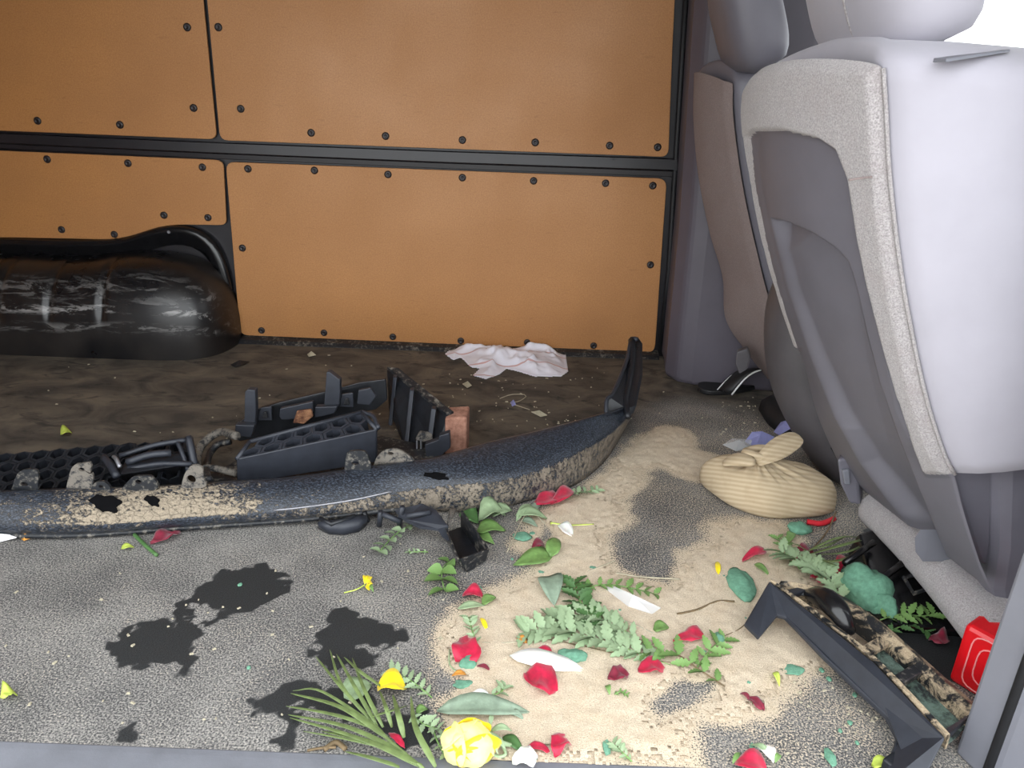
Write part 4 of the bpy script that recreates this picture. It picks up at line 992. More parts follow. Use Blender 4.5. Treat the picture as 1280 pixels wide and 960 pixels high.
# ------------------------------------------------------------------ black sand-covered panel at the lower right
def tray():
    t = thing('plastic_bracket', G(1060, 830), 'black angular plastic panel with two feet and a sand-covered back edge', 'plastic panel')
    zf, zb = 0.035, 0.07
    front = [(962, 726, zb), (931, 779, zf), (949, 797, zf), (972, 769, .045), (982, 771, .045), (1030, 821, .042), (1109, 896, .038), (1122, 922, .03), (1100, 985, .02), (1150, 985, .03), (1182, 922, zb), (1092, 827, zb), (1020, 770, zb)]
    P = [G(*p) for p in front]
    MB().prism(P, (0, 0.004, -0.010)).build('front_plate', M['plastic_satin'], t, bevel=0.0025)
    for p in ((940, 788), (1112, 970)):
        q = G(p[0], p[1], 0.012); MB().box(q+(0.012, 0.016, 0), (0.03, 0.02, 0.03), 0.6).build('foot', M['plastic'], t, bevel=0.003)
    E0 = interp([G(962, 726, zb), G(1020, 770, zb), G(1092, 827, zb), G(1182, 922, zb)], 40)
    E1 = interp([G(978, 728, zb), G(1034, 737, .062), G(1090, 770, .06), G(1140, 812, .055), G(1222, 884, .05)], 40)
    # sandy lip behind the front plate and sandy rail at the far edge
    MB().grid([[p+(0, 0, 0.001), p*0.93+q*0.07+(0, 0, .003), p*0.86+q*0.14+(0, 0, -.004), p*0.84+q*0.16+(0, 0, -.03)] for p, q in zip(E0, E1)]).build('front_lip', M['sandy'], t, thick=0.003)
    MB().grid([[q*0.72+p*0.28+(0, 0, -.03), q*0.76+p*0.24+(0, 0, -.004), q*0.88+p*0.12+(0, 0, .003), q, q+(0, .004, -.03)] for p, q in zip(E0, E1)]).build('back_rail', M['sandy'], t, thick=0.003)
    for k0, k1, mt in ((3, 5, 'plastic_satin'), (20, 22, 'sandy'), (27, 29, 'dusty'), (38, 39, 'plastic')):
        a, b_, c, d = E0[k0]*0.85+E1[k0]*0.15, E0[k1]*0.85+E1[k1]*0.15, E1[min(39, k1+1)]*0.75+E0[k1]*0.25, E1[min(39, k0+1)]*0.75+E0[k0]*0.25
        MB().hexa([p-(0, 0, .012) for p in (a, b_, c, d)], [p-(0, 0, .002) for p in (a, b_, c, d)]).build('cross_bar', M[mt], t, bevel=0.002)
    pts = interp([G(1008, 742, .06), G(1030, 748, .082), G(1048, 764, .085), G(1058, 782, .07), G(1064, 790, .055)], 20)
    MB().tube(pts, [0.004]+list(0.010+0.010*np.sin(np.linspace(0, math.pi, 18)))+[0.006], 12).build('moulded_grip', M['metal_black'], t, smooth=True)
    MB().tube([G(990, 740, .055), G(1012, 744, .06)], 0.004, 6).build('grip_arm', M['plastic'], t)
    o = []
    for k in range(21, 40): o.append([E0[k]*0.84+E1[k]*0.16+(0, 0, -.022), (E0[k]+E1[k])/2+(0, 0, -.028), E1[k]*0.74+E0[k]*0.26+(0, 0, -.022)])
    MB().grid(o).build('tray_floor', M['teal_dust'], t, thick=0.003)
tray()

def red_box():
    c = G(1205, 862, 0); t = thing('red_container', c+(0.05, 0.04, 0), 'glossy red plastic container with pale outlines wedged behind the near door pillar', 'container')
    A_, B_ = G(1184, 850), G(1210, 866); x_ = (B_-A_)/np.linalg.norm(B_-A_); y_ = np.array([-x_[1], x_[0], 0])
    w, d, h = 0.10, 0.09, 0.112
    cc = A_+x_*w/2+y_*d/2+np.array([0, 0, h/2+0.001]); ax = (x_, y_, np.array([0, 0, 1.0]))
    MB().box(cc, (w, d, h), ax=ax).build('body', M['red_plastic'], t, bevel=0.008)
    f = cc-ax[1]*(d/2+0.0005)
    for s in (0.85, 0.6):
        P = round_poly([f+ax[0]*a*w/2*s+ax[2]*b_*h/2*s for a, b_ in ((-1, -1), (1, -1), (1, 1), (-1, 1))], 0.02)
        P = [p+ax[0]*0.01 for p in P]; MB().tube(P+[P[0]], 0.0013, 5).build('outline', M['white_line'], t)
red_box()

# ------------------------------------------------------------------ flowers, leaves and foam strewn over the floor
SHAPE = {
    'lance': lambda t: (math.sin(math.pi*t**0.8)**0.9),
    'ovate': lambda t: math.sin(math.pi*t**0.62)**0.8,
    'petal': lambda t: math.sin(math.pi*(0.06+0.94*t)**1.35)**0.6,
    'heart': lambda t: (math.sin(math.pi*(0.04+0.96*t)**0.5))**0.7,
    'blade': lambda t: (1-t)**0.6*min(1, 0.35+6*t),
    'bit': lambda t: math.sin(math.pi*t)**0.5*(0.8+0.2*math.sin(9*t))}
def leaf_mesh(base, tip, side, shape, lift, fold, ruffle, nt=9, ns=5, seed=0, curl=0.0, zb=0.002):
    base, tip, side = [np.asarray(v, float) for v in (base, tip, side)]
    rows = []; f = SHAPE[shape]; up = np.array([0, 0, 1.0]); W = np.linalg.norm(side); r = random.Random(seed)
    ph = r.random()*6; rn = [0.85+0.3*r.random() for _ in range(nt)]
    for i in range(nt):
        t = i/(nt-1); w = max(0.02, f(t))*(rn[i] if ruffle > 0.25 else 1); row = []
        for j in range(ns):
            q = 2*j/(ns-1)-1
            z = zb+lift*math.sin(math.pi*min(1, t*0.9+0.1))+curl*t*t+fold*abs(q)*w*W+ruffle*W*0.5*math.sin(ph+7*t+2.2*q)*abs(q)+ruffle*W*0.3*math.sin(2*ph+11*t-3*q)
            row.append(base*(1-t)+tip*t+side*q*w+up*max(0.0015, z))
        rows.append(row)
    return rows
def px_side(b, t, w, z):
    b, t = np.array(b, float), np.array(t, float); m = (b+t)/2; d = t-b; d /= np.linalg.norm(d); n = np.array([-d[1], d[0]])
    return (G(*(m+n*w/2), z)-G(*(m-n*w/2), z))/2
_seed = [0]
def blade_obj(name, mat, b, t, w, shape='petal', z=0.0, parent=None, lift=0.006, fold=0.25, ruffle=0.15, curl=0.0, thick=0.0009, nt=9, ns=5):
    _seed[0] += 1
    rows = leaf_mesh(G(*b, z), G(*t, z), px_side(b, t, w, z), shape, lift, fold, ruffle, nt, ns, _seed[0], curl, 0.003 if z == 0 else z*0+0.0015)
    return MB().grid(rows).build(name, mat, parent, smooth=True, thick=thick)
def petal(label, b, t, w, mat='petal_red', group='rose petals on the floor', name='rose_petal', cat='petal', **kw):
    return tag(blade_obj(name, M[mat], b, t, w, **kw), label, cat, group)
def leaf(label, b, t, w, mat='leaf_mid', group='loose leaves on the floor', shape='ovate', ruffle=0.08, **kw):
    return tag(blade_obj('leaf', M[mat], b, t, w, shape=shape, ruffle=ruffle, **kw), label, 'leaf', group)

petal('red petal lying flat against the foot of the bumper, half of a pair', (668, 631), (699, 624), 20, z=0.004)
petal('red petal curled like a horn in front of the bumper, beside its flat twin', (688, 634), (717, 621), 16, lift=0.012, curl=0.01)
petal('heart-shaped red petal with a blue-green foam crumb on its lower corner', (582, 832), (585, 797), 36, shape='heart', lift=0.010, ruffle=0.4)
petal('broad red petal under the long white petal', (655, 846), (697, 866), 34, lift=0.008, ruffle=0.4)
petal('narrow red petal edge showing above the long white petal', (672, 815), (690, 822), 12)
petal('red petal lying above the fern tip on the sand', (841, 806), (881, 797), 17, lift=0.010, ruffle=0.3)
petal('red petal with a squared end lying on the sand beside the fern stem', (797, 842), (831, 838), 22, lift=0.010, ruffle=0.3)
petal('dull purple wilted petal between the fern and the open sand', (759, 850), (786, 846), 19, mat='petal_dark', ruffle=0.5)
petal('thin red petal folded over near the top foot of the black panel', (927, 705), (957, 697), 12, lift=0.010, fold=0.6, curl=0.008)
petal('torn dark red petal on bare sand in front of the black panel', (934, 876), (955, 890), 11, mat='petal_dark', ruffle=0.4)
petal('tiny dark red scrap joined to the torn petal in front of the black panel', (925, 870), (938, 878), 5, mat='petal_dark')
petal('crumpled bright red petal on the sand near the door sill', (692, 948), (706, 924), 27, ruffle=0.6, lift=0.01)
petal('small pointed red petal beside the crumpled bright one near the sill', (660, 936), (687, 942), 11, ruffle=0.3)
petal('red petal at the door sill beside a green leaf and a white flower bud', (918, 958), (958, 964), 26, lift=0.012)
petal('cupped glossy red petal on the bare mat in front of the channel piece', (578, 749), (605, 750), 14, lift=0.010, fold=0.7)
petal('dark red petal tucked behind the two round green leaves', (665, 688), (680, 682), 12, mat='petal_dark', lift=0.008)
petal('red petal lying on the fern clump below the cloth bag', (989, 700), (1017, 698), 20, mat='petal_dark', lift=0.012, ruffle=0.3)
petal('red petal standing beside the large green foam lump', (1044, 726), (1050, 706), 12, lift=0.02, curl=0.02)
petal('red petal half hidden under the fern above the black panel', (1012, 724), (1034, 732), 10, ruffle=0.3)
petal('dim dark red petal in the shade behind the black panel', (1160, 802), (1186, 804), 16, mat='petal_dark', ruffle=0.4)  # darker petal material paints in the shade it lies in
petal('dark red wilted petals pressed under the bumper at the cut stem', (188, 681), (226, 668), 13, mat='petal_dark', ruffle=0.5)
petal('small red scrap in the bottom palm frond', (486, 920), (506, 937), 9, ruffle=0.3)
petal('thin dark red shred beside the heart-shaped petal', (596, 836), (613, 840), 5, mat='petal_dark')
petal('red shred caught between fern leaflets on the sand', (792, 802), (803, 812), 5, mat='petal_dark')
petal('red shred at the root of the big pale fern', (757, 806), (768, 813), 5, mat='petal_dark')
petal('yellow petal cupped over the palm blades', (472, 868), (508, 863), 26, mat='petal_yellow', group=None, name='flower_petal', lift=0.018, fold=0.4)
petal('long white flower petal lying across a broad red petal', (637, 824), (731, 841), 25, mat='petal_white', group=None, name='flower_petal', shape='lance', lift=0.014, fold=-0.15)
petal('white petal scrap beside the yellow green stalk near the bumper', (698, 659), (716, 672), 14, mat='petal_white', group=None, name='flower_petal')
petal('white petal at the bottom edge beside the cream rose', (640, 955), (672, 950), 26, mat='petal_white', group=None, name='flower_petal', ruffle=0.3)
petal('faint white petal scrap above the long ribbed leaf', (590, 870), (612, 872), 8, mat='petal_white', group=None, name='flower_petal')
petal('brown orange petal below the heart-shaped red petal', (565, 848), (583, 845), 6, mat='petal_orange', group=None, name='flower_petal')
petal('orange petal tip at the end of a dry white stalk', (646, 801), (659, 806), 7, mat='petal_orange', group=None, name='flower_petal')
petal('slim yellow petal on the sand beside the green foam lump', (895, 705), (898, 720), 7, mat='petal_yellow', group=None, name='flower_petal')
petal('slim yellow petal among sand grains above the heart-shaped red petal', (600, 776), (609, 790), 6, mat='petal_yellow', group=None, name='flower_petal')

leaf('long ribbed grey-green leaf beside the cream rose', (546, 893), (662, 893), 29, 'leaf_grey', shape='lance', lift=0.012, fold=0.3)
leaf('round-ended mid green leaf, lower of the crossed pair on the sand', (690, 699), (641, 708), 22)
leaf('upright mid green leaf, upper of the crossed pair on the sand', (688, 700), (697, 675), 19, lift=0.012)
leaf('pale heart-shaped leaf lying on the sand below the crossed pair of leaves', (686, 724), (693, 759), 32, 'leaf_grey', shape='heart', lift=0.01)
leaf('dark green leaf beside the channel under the bumper edge', (577, 640), (598, 655), 24, 'leaf_dark', z=0.004)
leaf('pale folded leaf in the leaf heap under the bumper', (598, 655), (632, 646), 24, 'leaf_pale', lift=0.02, fold=0.5)
leaf('green leaf at the lower edge of the heap under the bumper', (596, 668), (632, 665), 16, 'leaf_mid', lift=0.012)
leaf('pale green leaf at the upper right of the heap under the bumper', (612, 648), (640, 640), 18, 'leaf_pale', lift=0.012)
leaf('bright green leaf at the bottom of the heap, over the channel edge', (598, 672), (618, 682), 12, 'leaf_mid')
leaf('slim pale leaf in the twig tangle beside the heap', (645, 655), (664, 632), 9, 'leaf_pale', shape='lance', lift=0.012)
leaf('slim bent leaf across the twig tangle', (644, 648), (684, 650), 12, 'leaf_pale', shape='lance', lift=0.014)
leaf('short pale leaf at the top of the twig tangle', (662, 642), (676, 634), 8, 'leaf_grey', shape='lance')
leaf('pale leaf low in the twig tangle beside the teal foam scrap', (652, 653), (672, 660), 8, 'leaf_grey', shape='lance')
leaf('short green leaf beside a cupped red petal on the bare mat', (602, 758), (620, 749), 12, 'leaf_mid')
leaf('pale leaf under the cupped red petal on the bare mat', (572, 764), (606, 759), 9, 'leaf_pale', shape='lance')
leaf('small green leaf on clean sand left of a red petal', (816, 790), (836, 787), 14, 'leaf_mid')
leaf('tiny green leaf on sand below the purple wilted petal', (758, 860), (762, 871), 7, 'leaf_mid')
leaf('tiny lime leaf standing on the sand near the foot of the black panel', (965, 845), (974, 860), 7, 'leaf_lime', shape='lance', lift=0.01)
leaf('pale leaf lying behind the palm blades', (430, 875), (465, 858), 30, 'leaf_pale', lift=0.006)
leaf('mid green leaf beneath the palm at the door sill', (520, 894), (535, 889), 10, 'leaf_mid')
leaf('lime leaf scrap on the dark mat behind the left end of the bumper', (76, 546), (90, 543), 10, 'leaf_lime', lift=0.01)
leaf('lime leaf scrap in front of the bumper near a cut stem', (152, 689), (168, 686), 6, 'leaf_lime')
leaf('yellow green leaf bit alone on the mat at the left frame edge', (2, 876), (22, 871), 16, 'leaf_lime', lift=0.012, ruffle=0.4)
leaf('lime green leaf at the foot of the black panel by the sill', (1088, 960), (1112, 957), 16, 'leaf_lime')
leaf('green leaf at the side of the black panel foot', (1110, 900), (1118, 918), 9, 'leaf_mid')
leaf('slim green leaf below the red petal at the top foot of the black panel', (942, 708), (962, 722), 7, 'leaf_mid', shape='lance')
leaf('green leaf beside the large green foam lump', (990, 668), (984, 682), 12, 'leaf_mid')
leaf('pale green leaf at the sill beside the red petal', (915, 958), (925, 943), 7, 'leaf_mid', shape='lance')
leaf('thick green leaf beside the cream rose stem', (628, 925), (655, 943), 15, 'leaf_dark', shape='lance')
leaf('pale leaf scrap on the sand beside the ribbed leaf', (638, 894), (655, 902), 9, 'leaf_grey')

# composite sprigs: a stem and leaflets
SHAPE['lobed'] = lambda t: math.sin(math.pi*t**0.75)**0.8*(0.55+0.45*abs(math.cos(4.5*math.pi*t)))
def leaflet_data(name, mat, w=0.24, shape='lobed'):
    n = 19 if shape == 'lobed' else 7
    rows = leaf_mesh((0, 0, 0), (1, 0, 0), (0, w, 0), shape, 0.06, 0.25, 0.0, n, 3, 1, 0, 0.01)
    mb = MB().grid(rows)
    rows2 = [[np.array(p)-(0, 0, 0.03) for p in r] for r in rows]
    mb.grid(rows2, True)
    me = bpy.data.meshes.new(name); me.from_pydata(mb.v, [], mb.f); me.materials.append(mat)
    me.polygons.foreach_set('use_smooth', [True]*len(me.polygons)); return me
LFT = {k: leaflet_data('leaflet', M[k]) for k in ('leaf_mid', 'leaf_dark', 'leaf_pale', 'leaf_grey', 'leaf_lime')}
LFTW = {k: leaflet_data('leaflet', M[k], 0.42, 'ovate') for k in ('leaf_pale', 'leaf_grey', 'leaf_mid')}
def sprig(label, stem, n, lpx, mat='leaf_mid', group='fern sprigs on the floor', name='fern_sprig', cat='fern', wide=False, start=0.12, ang=62, z=0.004, stem_mat='leaf_mid', taper=True, r=0.0013, skip=0):
    P = interp([G(a, c, z) for a, c in stem], 40)
    P[:, 2] += 0.004*np.sin(np.linspace(0, math.pi, 40))
    t = thing(name, P[0], label, cat, group)
    MB().tube(P[::3], r, 5).build('stem', M[stem_mat], t, smooth=True)
    L0 = lpx*np.linalg.norm(P[20]-_C)/FPX*1.15
    for k in range(n):
        f = start+(1-start)*k/max(1, n-1); i = min(38, int(f*39)); d = P[min(39, i+1)]-P[max(0, i-1)]; base = math.atan2(d[1], d[0])
        for sgn in (1, -1):
            if skip and sgn == skip: continue
            L = L0*(0.55+0.45*math.sin(math.pi*min(1, 0.25+0.75*(1-f))) if taper else 1)*(0.85+0.3*rnd.random())
            o = bpy.data.objects.new('leaflet', (LFTW if wide else LFT)[mat]); COL.objects.link(o); o.parent = t
            o.location = P[i]-WPOS[t.name]
            o.rotation_euler = (rnd.uniform(-0.5, 0.5), -rnd.uniform(0.0, 0.35), base+sgn*math.radians(ang+rnd.uniform(-10, 10)))
            o.scale = (L, L, L)
    return t
sprig('big pale fern frond lying across the middle of the sand', [(838, 832), (790, 815), (740, 800), (690, 788), (652, 792)], 21, 27, 'leaf_pale', stem_mat='leaf_mid')
sprig('second pale fern frond overlapping the big one on its upper side', [(800, 800), (770, 785), (735, 772), (690, 778)], 15, 22, 'leaf_pale')
sprig('dark green fern piece standing above the pale fronds', [(742, 800), (735, 770), (722, 748), (718, 728)], 11, 22, 'leaf_dark')
sprig('mid green fern tip reaching right beside the clear film', [(716, 740), (750, 733), (785, 736), (820, 743)], 9, 14, 'leaf_mid')
sprig('long-stalked fern with its leaflets fanned out near the black panel', [(906, 858), (872, 838), (845, 820), (810, 815)], 6, 24, 'leaf_mid', stem_mat='twig')
sprig('short green fern tuft near the upper foot of the black panel', [(870, 836), (890, 812), (905, 800)], 5, 18, 'leaf_mid')
sprig('small fern tip beside a foam crumb near the door sill', [(790, 952), (776, 942), (766, 930)], 6, 11, 'leaf_pale')
sprig('pale fern curling round the yellow petal by the palm', [(540, 872), (520, 858), (505, 848), (488, 840)], 7, 15, 'leaf_pale')
sprig('pale fern tip at the root of the palm blades', [(515, 895), (530, 908), (548, 912)], 5, 14, 'leaf_pale')
sprig('fern tip lying under the bumper beside the red petal pair', [(690, 622), (716, 619), (748, 613)], 7, 11, 'leaf_pale')
sprig('pale fern tip above the heart-shaped red petal', [(597, 806), (590, 790), (586, 772)], 6, 11, 'leaf_pale')
sprig('pale fern shoots between rose and long ribbed leaf', [(612, 870), (625, 868), (632, 858)], 4, 12, 'leaf_pale')
sprig('grey-green fern clump under the cloth bag with a red petal on it', [(1055, 755), (1035, 725), (1010, 708), (975, 690)], 16, 22, 'leaf_pale', z=0.02)
sprig('dark fern tip at the edge of the sand below the cloth bag', [(1000, 712), (985, 692), (972, 672)], 6, 12, 'leaf_mid')
sprig('green fern in the shade behind the large foam lump', [(1100, 775), (1125, 770), (1150, 772), (1168, 768)], 7, 16, 'leaf_mid', z=0.02)
sprig('dim green fern deeper in the shade behind the black panel', [(1110, 790), (1140, 782), (1160, 790)], 5, 14, 'leaf_dark', z=0.01)
sprig('wispy fern on bare sand below the purple petal', [(768, 868), (776, 867), (784, 869)], 4, 6, 'leaf_mid')
sprig('eucalyptus sprig with pale round leaves in front of the bumper', [(516, 656), (502, 664), (488, 676), (474, 690)], 6, 12, 'leaf_pale', None, 'eucalyptus_sprig', 'leaf sprig', wide=True, z=0.012)
sprig('leafy shoot hanging from the channel onto the bare mat', [(566, 700), (556, 708), (552, 722), (556, 738)], 4, 20, 'leaf_mid', None, 'leaf_sprig', 'leaf sprig', wide=True)
sprig('tiny leafy tip with a brown bud left of the leafy shoot', [(535, 690), (522, 692), (511, 690)], 4, 7, 'leaf_pale', None, 'leaf_sprig', 'leaf sprig')
sprig('tangled leafy stems at the lower right of the rose', [(538, 900), (545, 925), (556, 945)], 5, 10, 'leaf_pale', None, 'leaf_sprig', 'leaf sprig')

def stalk(label, px, r, mat, cat='stem', name='stem', z=0.004, group='loose stems on the floor'):
    P = interp([G(a, c, z) for a, c in px], 16)
    return tag(MB().tube(P, r, 6).build(name, M[mat], smooth=True), label, cat, group)
stalk('yellow-green flower stalk on the sand beside the white petal scrap', [(688, 654), (712, 657), (742, 656)], 0.0026, 'leaf_lime')
stalk('cut green stem poking out from under the bumper', [(168, 668), (180, 680), (196, 694)], 0.004, 'leaf_dark', z=0.006)
stalk('dry white stalk leading to the orange petal tip', [(602, 803), (625, 804), (650, 802)], 0.0013, 'dry_stem')
stalk('long dry white stalk beside the clear film', [(762, 770), (790, 780), (816, 792)], 0.0022, 'dry_stem')
stalk('pale straw stalk across the dark patch of the mat', [(770, 716), (800, 721), (850, 724)], 0.0016, 'dry_stem')
stalk('short straw stalk at the edge of the sand above the clear film', [(735, 714), (752, 708), (768, 701)], 0.0014, 'dry_stem')
stalk('bent green twig with a teal foam bead on the sand', [(846, 768), (872, 762), (896, 752), (918, 752)], 0.0022, 'twig')
stalk('thin twig leading to the left foot of the black panel', [(904, 796), (922, 788), (932, 780)], 0.0014, 'twig')
stalk('bare twig running along the big pale fern', [(655, 795), (720, 806), (780, 820), (840, 829)], 0.0015, 'twig')
stalk('dark thin twig standing beside the cloth bag', [(1016, 686), (1034, 664), (1045, 640)], 0.0018, 'twig', z=0.015)
stalk('thin brown twig in the leaf tangle under the bumper', [(634, 690), (660, 640), (682, 655)], 0.0012, 'dry_stem', z=0.01)
stalk('curled straw stalk beside the heart-shaped red petal', [(562, 812), (562, 830), (572, 840), (582, 842)], 0.0011, 'leaf_pale')
stalk('brown twig scrap at the sill under the palm', [(384, 938), (402, 935), (420, 934)], 0.002, 'twig')
stalk('dry brown leaf stalk on the sill under the palm', [(405, 937), (420, 928), (432, 936)], 0.004, 'twig')
stalk('thin straw curl on the dark mat near the white rag', [(625, 498), (640, 493), (658, 494), (648, 502), (636, 503), (662, 512)], 0.0012, 'dry_stem')

# yellow blossom on a stalk
t = thing('yellow_blossom', G(455, 736), 'small yellow blossom on a thin stalk alone on the grey mat', 'flower')
MB().tube(interp(Gp([(430, 741), (445, 737), (456, 731)], .004), 10), 0.0012, 5).build('stalk', M['leaf_lime'], t)
for b_, tt in (((456, 732), (458, 721)), ((459, 733), (464, 722)), ((459, 735), (466, 731)), ((457, 736), (462, 739))):
    blade_obj('petal', M['petal_yellow'], b_, tt, 7, z=0.004, parent=t, lift=0.008)
blade_obj('leaf', M['leaf_mid'], (461, 734), (467, 741), 5, 'ovate', 0.003, t)

# cream rose on its side
def rose():
    t = thing('rose', G(592, 930), 'creamy yellow rose head lying on its side at the door sill', 'rose')
    c = G(589, 928, 0.026)
    for k, (az, el, s, mt) in enumerate(((200, 10, 1.0, 'petal_cream'), (250, 35, 1.0, 'petal_cream'), (150, 30, .95, 'petal_cream'), (300, 5, .95, 'petal_yellow'), (110, -5, .95, 'petal_yellow'), (215, -28, .9, 'petal_yellow'), (180, 60, .85, 'petal_cream'), (20, 20, .9, 'petal_cream'), (270, -20, .85, 'petal_yellow'))):
        a, e = math.radians(az), math.radians(el)
        d = np.array([math.cos(a)*math.cos(e), math.sin(a)*math.cos(e), math.sin(e)]); u = np.cross(d, [0.3, 0.1, 1]); u /= np.linalg.norm(u); w = np.cross(d, u)
        rows = []
        for i in range(9):
            r_ = []
            for j in range(9):
                x, y = (i-4)/4, (j-4)/4; k2 = max(abs(x), abs(y)); l = math.hypot(x, y)+1e-6; x2, y2 = x*k2/l, y*k2/l
                th = 1.05*k2
                p = d*math.cos(th)+(u*x2/max(k2, 1e-6)+w*y2/max(k2, 1e-6))*math.sin(th)
                q = c+p*np.array([0.034, 0.028, 0.024])*s*(1+0.24*k2**4+0.07*math.sin(5*math.atan2(y, x)+k)*k2)
                r_.append((q[0], q[1], max(0.0015, q[2])))
            rows.append(r_)
        MB().grid(rows).build('petal', M[mt], t, smooth=True, thick=0.0012)
    p = G(619, 926, 0.02)
    MB().tube([p+(-.012, 0, 0.004), p, p+(0.010, 0, -0.004), p+(.022, 0.003, -0.010)], [.010, .009, .004, .0028], 10).build('calyx', M['leaf_pale'], t, smooth=True)
    for b_, tt, w in (((613, 918), (640, 915), 8), ((616, 930), (632, 938), 8), ((612, 912), (616, 896), 6), ((614, 934), (622, 944), 6)):
        blade_obj('sepal', M['leaf_pale'], b_, tt, w, 'lance', 0.016, t, lift=0.01)
    MB().tube(interp([G(626, 928, .012), G(632, 942, .006), G(624, 946, .004), G(615, 943, .004)], 12), 0.0025, 6).build('stem', M['leaf_pale'], t, smooth=True)
rose()
t = thing('flower_bud', G(958, 942), 'white flower bud with green sepals at the door sill', 'flower')
for b_, tt, w, mt in (((968, 955), (946, 936), 12, 'petal_white'), ((966, 957), (958, 934), 10, 'petal_white'), ((962, 950), (938, 932), 7, 'leaf_pale'), ((968, 957), (975, 946), 8, 'leaf_mid')):
    blade_obj('petal' if mt == 'petal_white' else 'sepal', M[mt], b_, tt, w, 'lance', 0.006, t, lift=0.01)

# palm frond
def palm(label, blades, rachis, origin, zf, group=None):
    t = thing('palm_frond', G(*origin), label, 'palm frond', group)
    MB().tube(interp([G(a, c, 0.012) for a, c in rachis], 12), 0.0028, 6).build('rachis', M['palm'], t, smooth=True)
    for k, (b_, m_, tt, w) in enumerate(blades):
        P = interp([G(*b_, 0.012), G(*m_, zf+0.006), G(*tt, 0.006)], 14)
        rows = []
        for i, p in enumerate(P):
            f = i/13; d = P[min(13, i+1)]-P[max(0, i-1)]; s = np.cross(d, [0, 0, 1]); s /= np.linalg.norm(s)
            hw = w*0.00040*(min(1, 0.4+5*f))*(1-f)**0.55+0.0003
            rows.append([p-s*hw+(0, 0, hw*0.5), p, p+s*hw+(0, 0, hw*0.5)])
        MB().grid(rows).build('blade', M['palm'], t, smooth=True, thick=0.0007)
ZB = lambda x, y: (340+x/5.333, 780+y/5.333)
bl = [((630, 610), (440, 400), (290, 215), 7), ((665, 650), (470, 420), (385, 170), 7), ((700, 680), (540, 400), (430, 200), 8), ((740, 690), (620, 450), (535, 225), 8), ((730, 420), (600, 330), (480, 220), 7),
      ((700, 690), (330, 450), (140, 445), 7), ((760, 760), (460, 560), (125, 462), 10), ((735, 715), (420, 610), (95, 548), 8), ((870, 860), (500, 690), (110, 605), 10), ((985, 950), (650, 790), (330, 715), 12), ((850, 955), (640, 890), (485, 850), 8),
      ((800, 690), (760, 560), (715, 440), 8), ((880, 760), (840, 600), (805, 470), 11), ((1090, 955), (960, 700), (925, 480), 12), ((900, 860), (500, 770), (210, 715), 5), ((1000, 945), (560, 760), (120, 625), 9), ((640, 625), (800, 580), (900, 545), 5)]
palm('green palm frond with narrow blades fanned over the door sill', [(ZB(*a), ZB(*b_), ZB(*c), w) for a, b_, c, w in bl], [ZB(1010, 965), ZB(880, 860), ZB(760, 755), ZB(625, 605)], (520, 945), 0.022)
palm('dark palm frond with long blades on the fern clump beside the seat mount', [((1010, 694), (1060, 680), (1114, 664), 9), ((1008, 690), (1050, 672), (1088, 674), 7), ((1020, 694), (1060, 690), (1092, 674), 6), ((1015, 698), (1045, 702), (1075, 690), 9), ((1010, 690), (998, 682), (985, 678), 6), ((1024, 698), (1040, 706), (1052, 706), 8), ((1012, 688), (1035, 682), (1058, 670), 8)], [(1000, 700), (1020, 694)], (1010, 694), 0.04)

# floral foam
def foam(label, px, wpx, hpx, h, group=None, seed=0, name='foam_lump', cat='floral foam', flat=0.0):
    c = G(*px); r = np.linalg.norm(c-_C)/FPX
    sx = wpx*r/2; sy = hpx*r/2/0.6
    bm = bmesh.new(); bmesh.ops.create_icosphere(bm, subdivisions=3 if wpx > 12 else 1, radius=1)
    for v in bm.verts:
        n = 1+0.28*noise.noise(v.co*1.4+Vector((seed*3.1, seed, 0)))+0.12*noise.noise(v.co*4+Vector((seed, 0, 5)))
        v.co = Vector((v.co.x*sx*n, v.co.y*sy*n, (max(v.co.z, -0.7)*0.5+0.36)*h*n))
        if v.co.z < 0.0012: v.co.z = 0.0012
    vs = [np.array(v.co)+c for v in bm.verts]; fs = [tuple(v.index for v in f.verts) for f in bm.faces]; bm.free()
    return tag(MB().add(vs, fs).build(name, M['foam'], smooth=wpx > 12), label, cat, group)
foam('large green foam lump beside the palm blades and the black panel', (1078, 748), 48, 38, 0.07, seed=3)
foam('green foam lump half behind the large lump', (1100, 768), 26, 24, 0.05, seed=4)
foam('ragged green foam lump on the sand near the upper foot of the black panel', (926, 734), 30, 36, 0.02, seed=5)
foam('thin smear of green foam above the ragged lump on the sand', (912, 713), 34, 12, 0.004, seed=6)
foam('oval green foam piece below the cloth bag', (998, 663), 26, 15, 0.018, seed=7)
foam('smooth elongated green foam chip beside the long white petal', (716, 823), 34, 14, 0.014, seed=8)
foam('flat teal foam chip at the lower edge of the twig tangle', (652, 672), 24, 11, 0.008, seed=9)
foam('pale blue-green foam chip on the corner of the heart-shaped petal', (585, 832), 20, 12, 0.014, seed=10)
foam('flat blue-green foam chip in front of the black panel on the sand', (990, 838), 24, 11, 0.006, seed=11)
foam('pale blue-green foam chip below the brown orange petal', (580, 857), 26, 9, 0.006, seed=12)
foam('blue-green foam chip hanging on the fern near the black panel', (898, 800), 15, 9, 0.012, seed=13)
foam('upright blue-green foam chip near the door sill by a small fern', (758, 938), 10, 12, 0.012, seed=14)
foam('blue-green foam chip under the white flower bud', (942, 942), 9, 18, 0.008, seed=15)
foam('green foam chip at the sill before the black panel foot', (1037, 948), 12, 18, 0.008, seed=16)
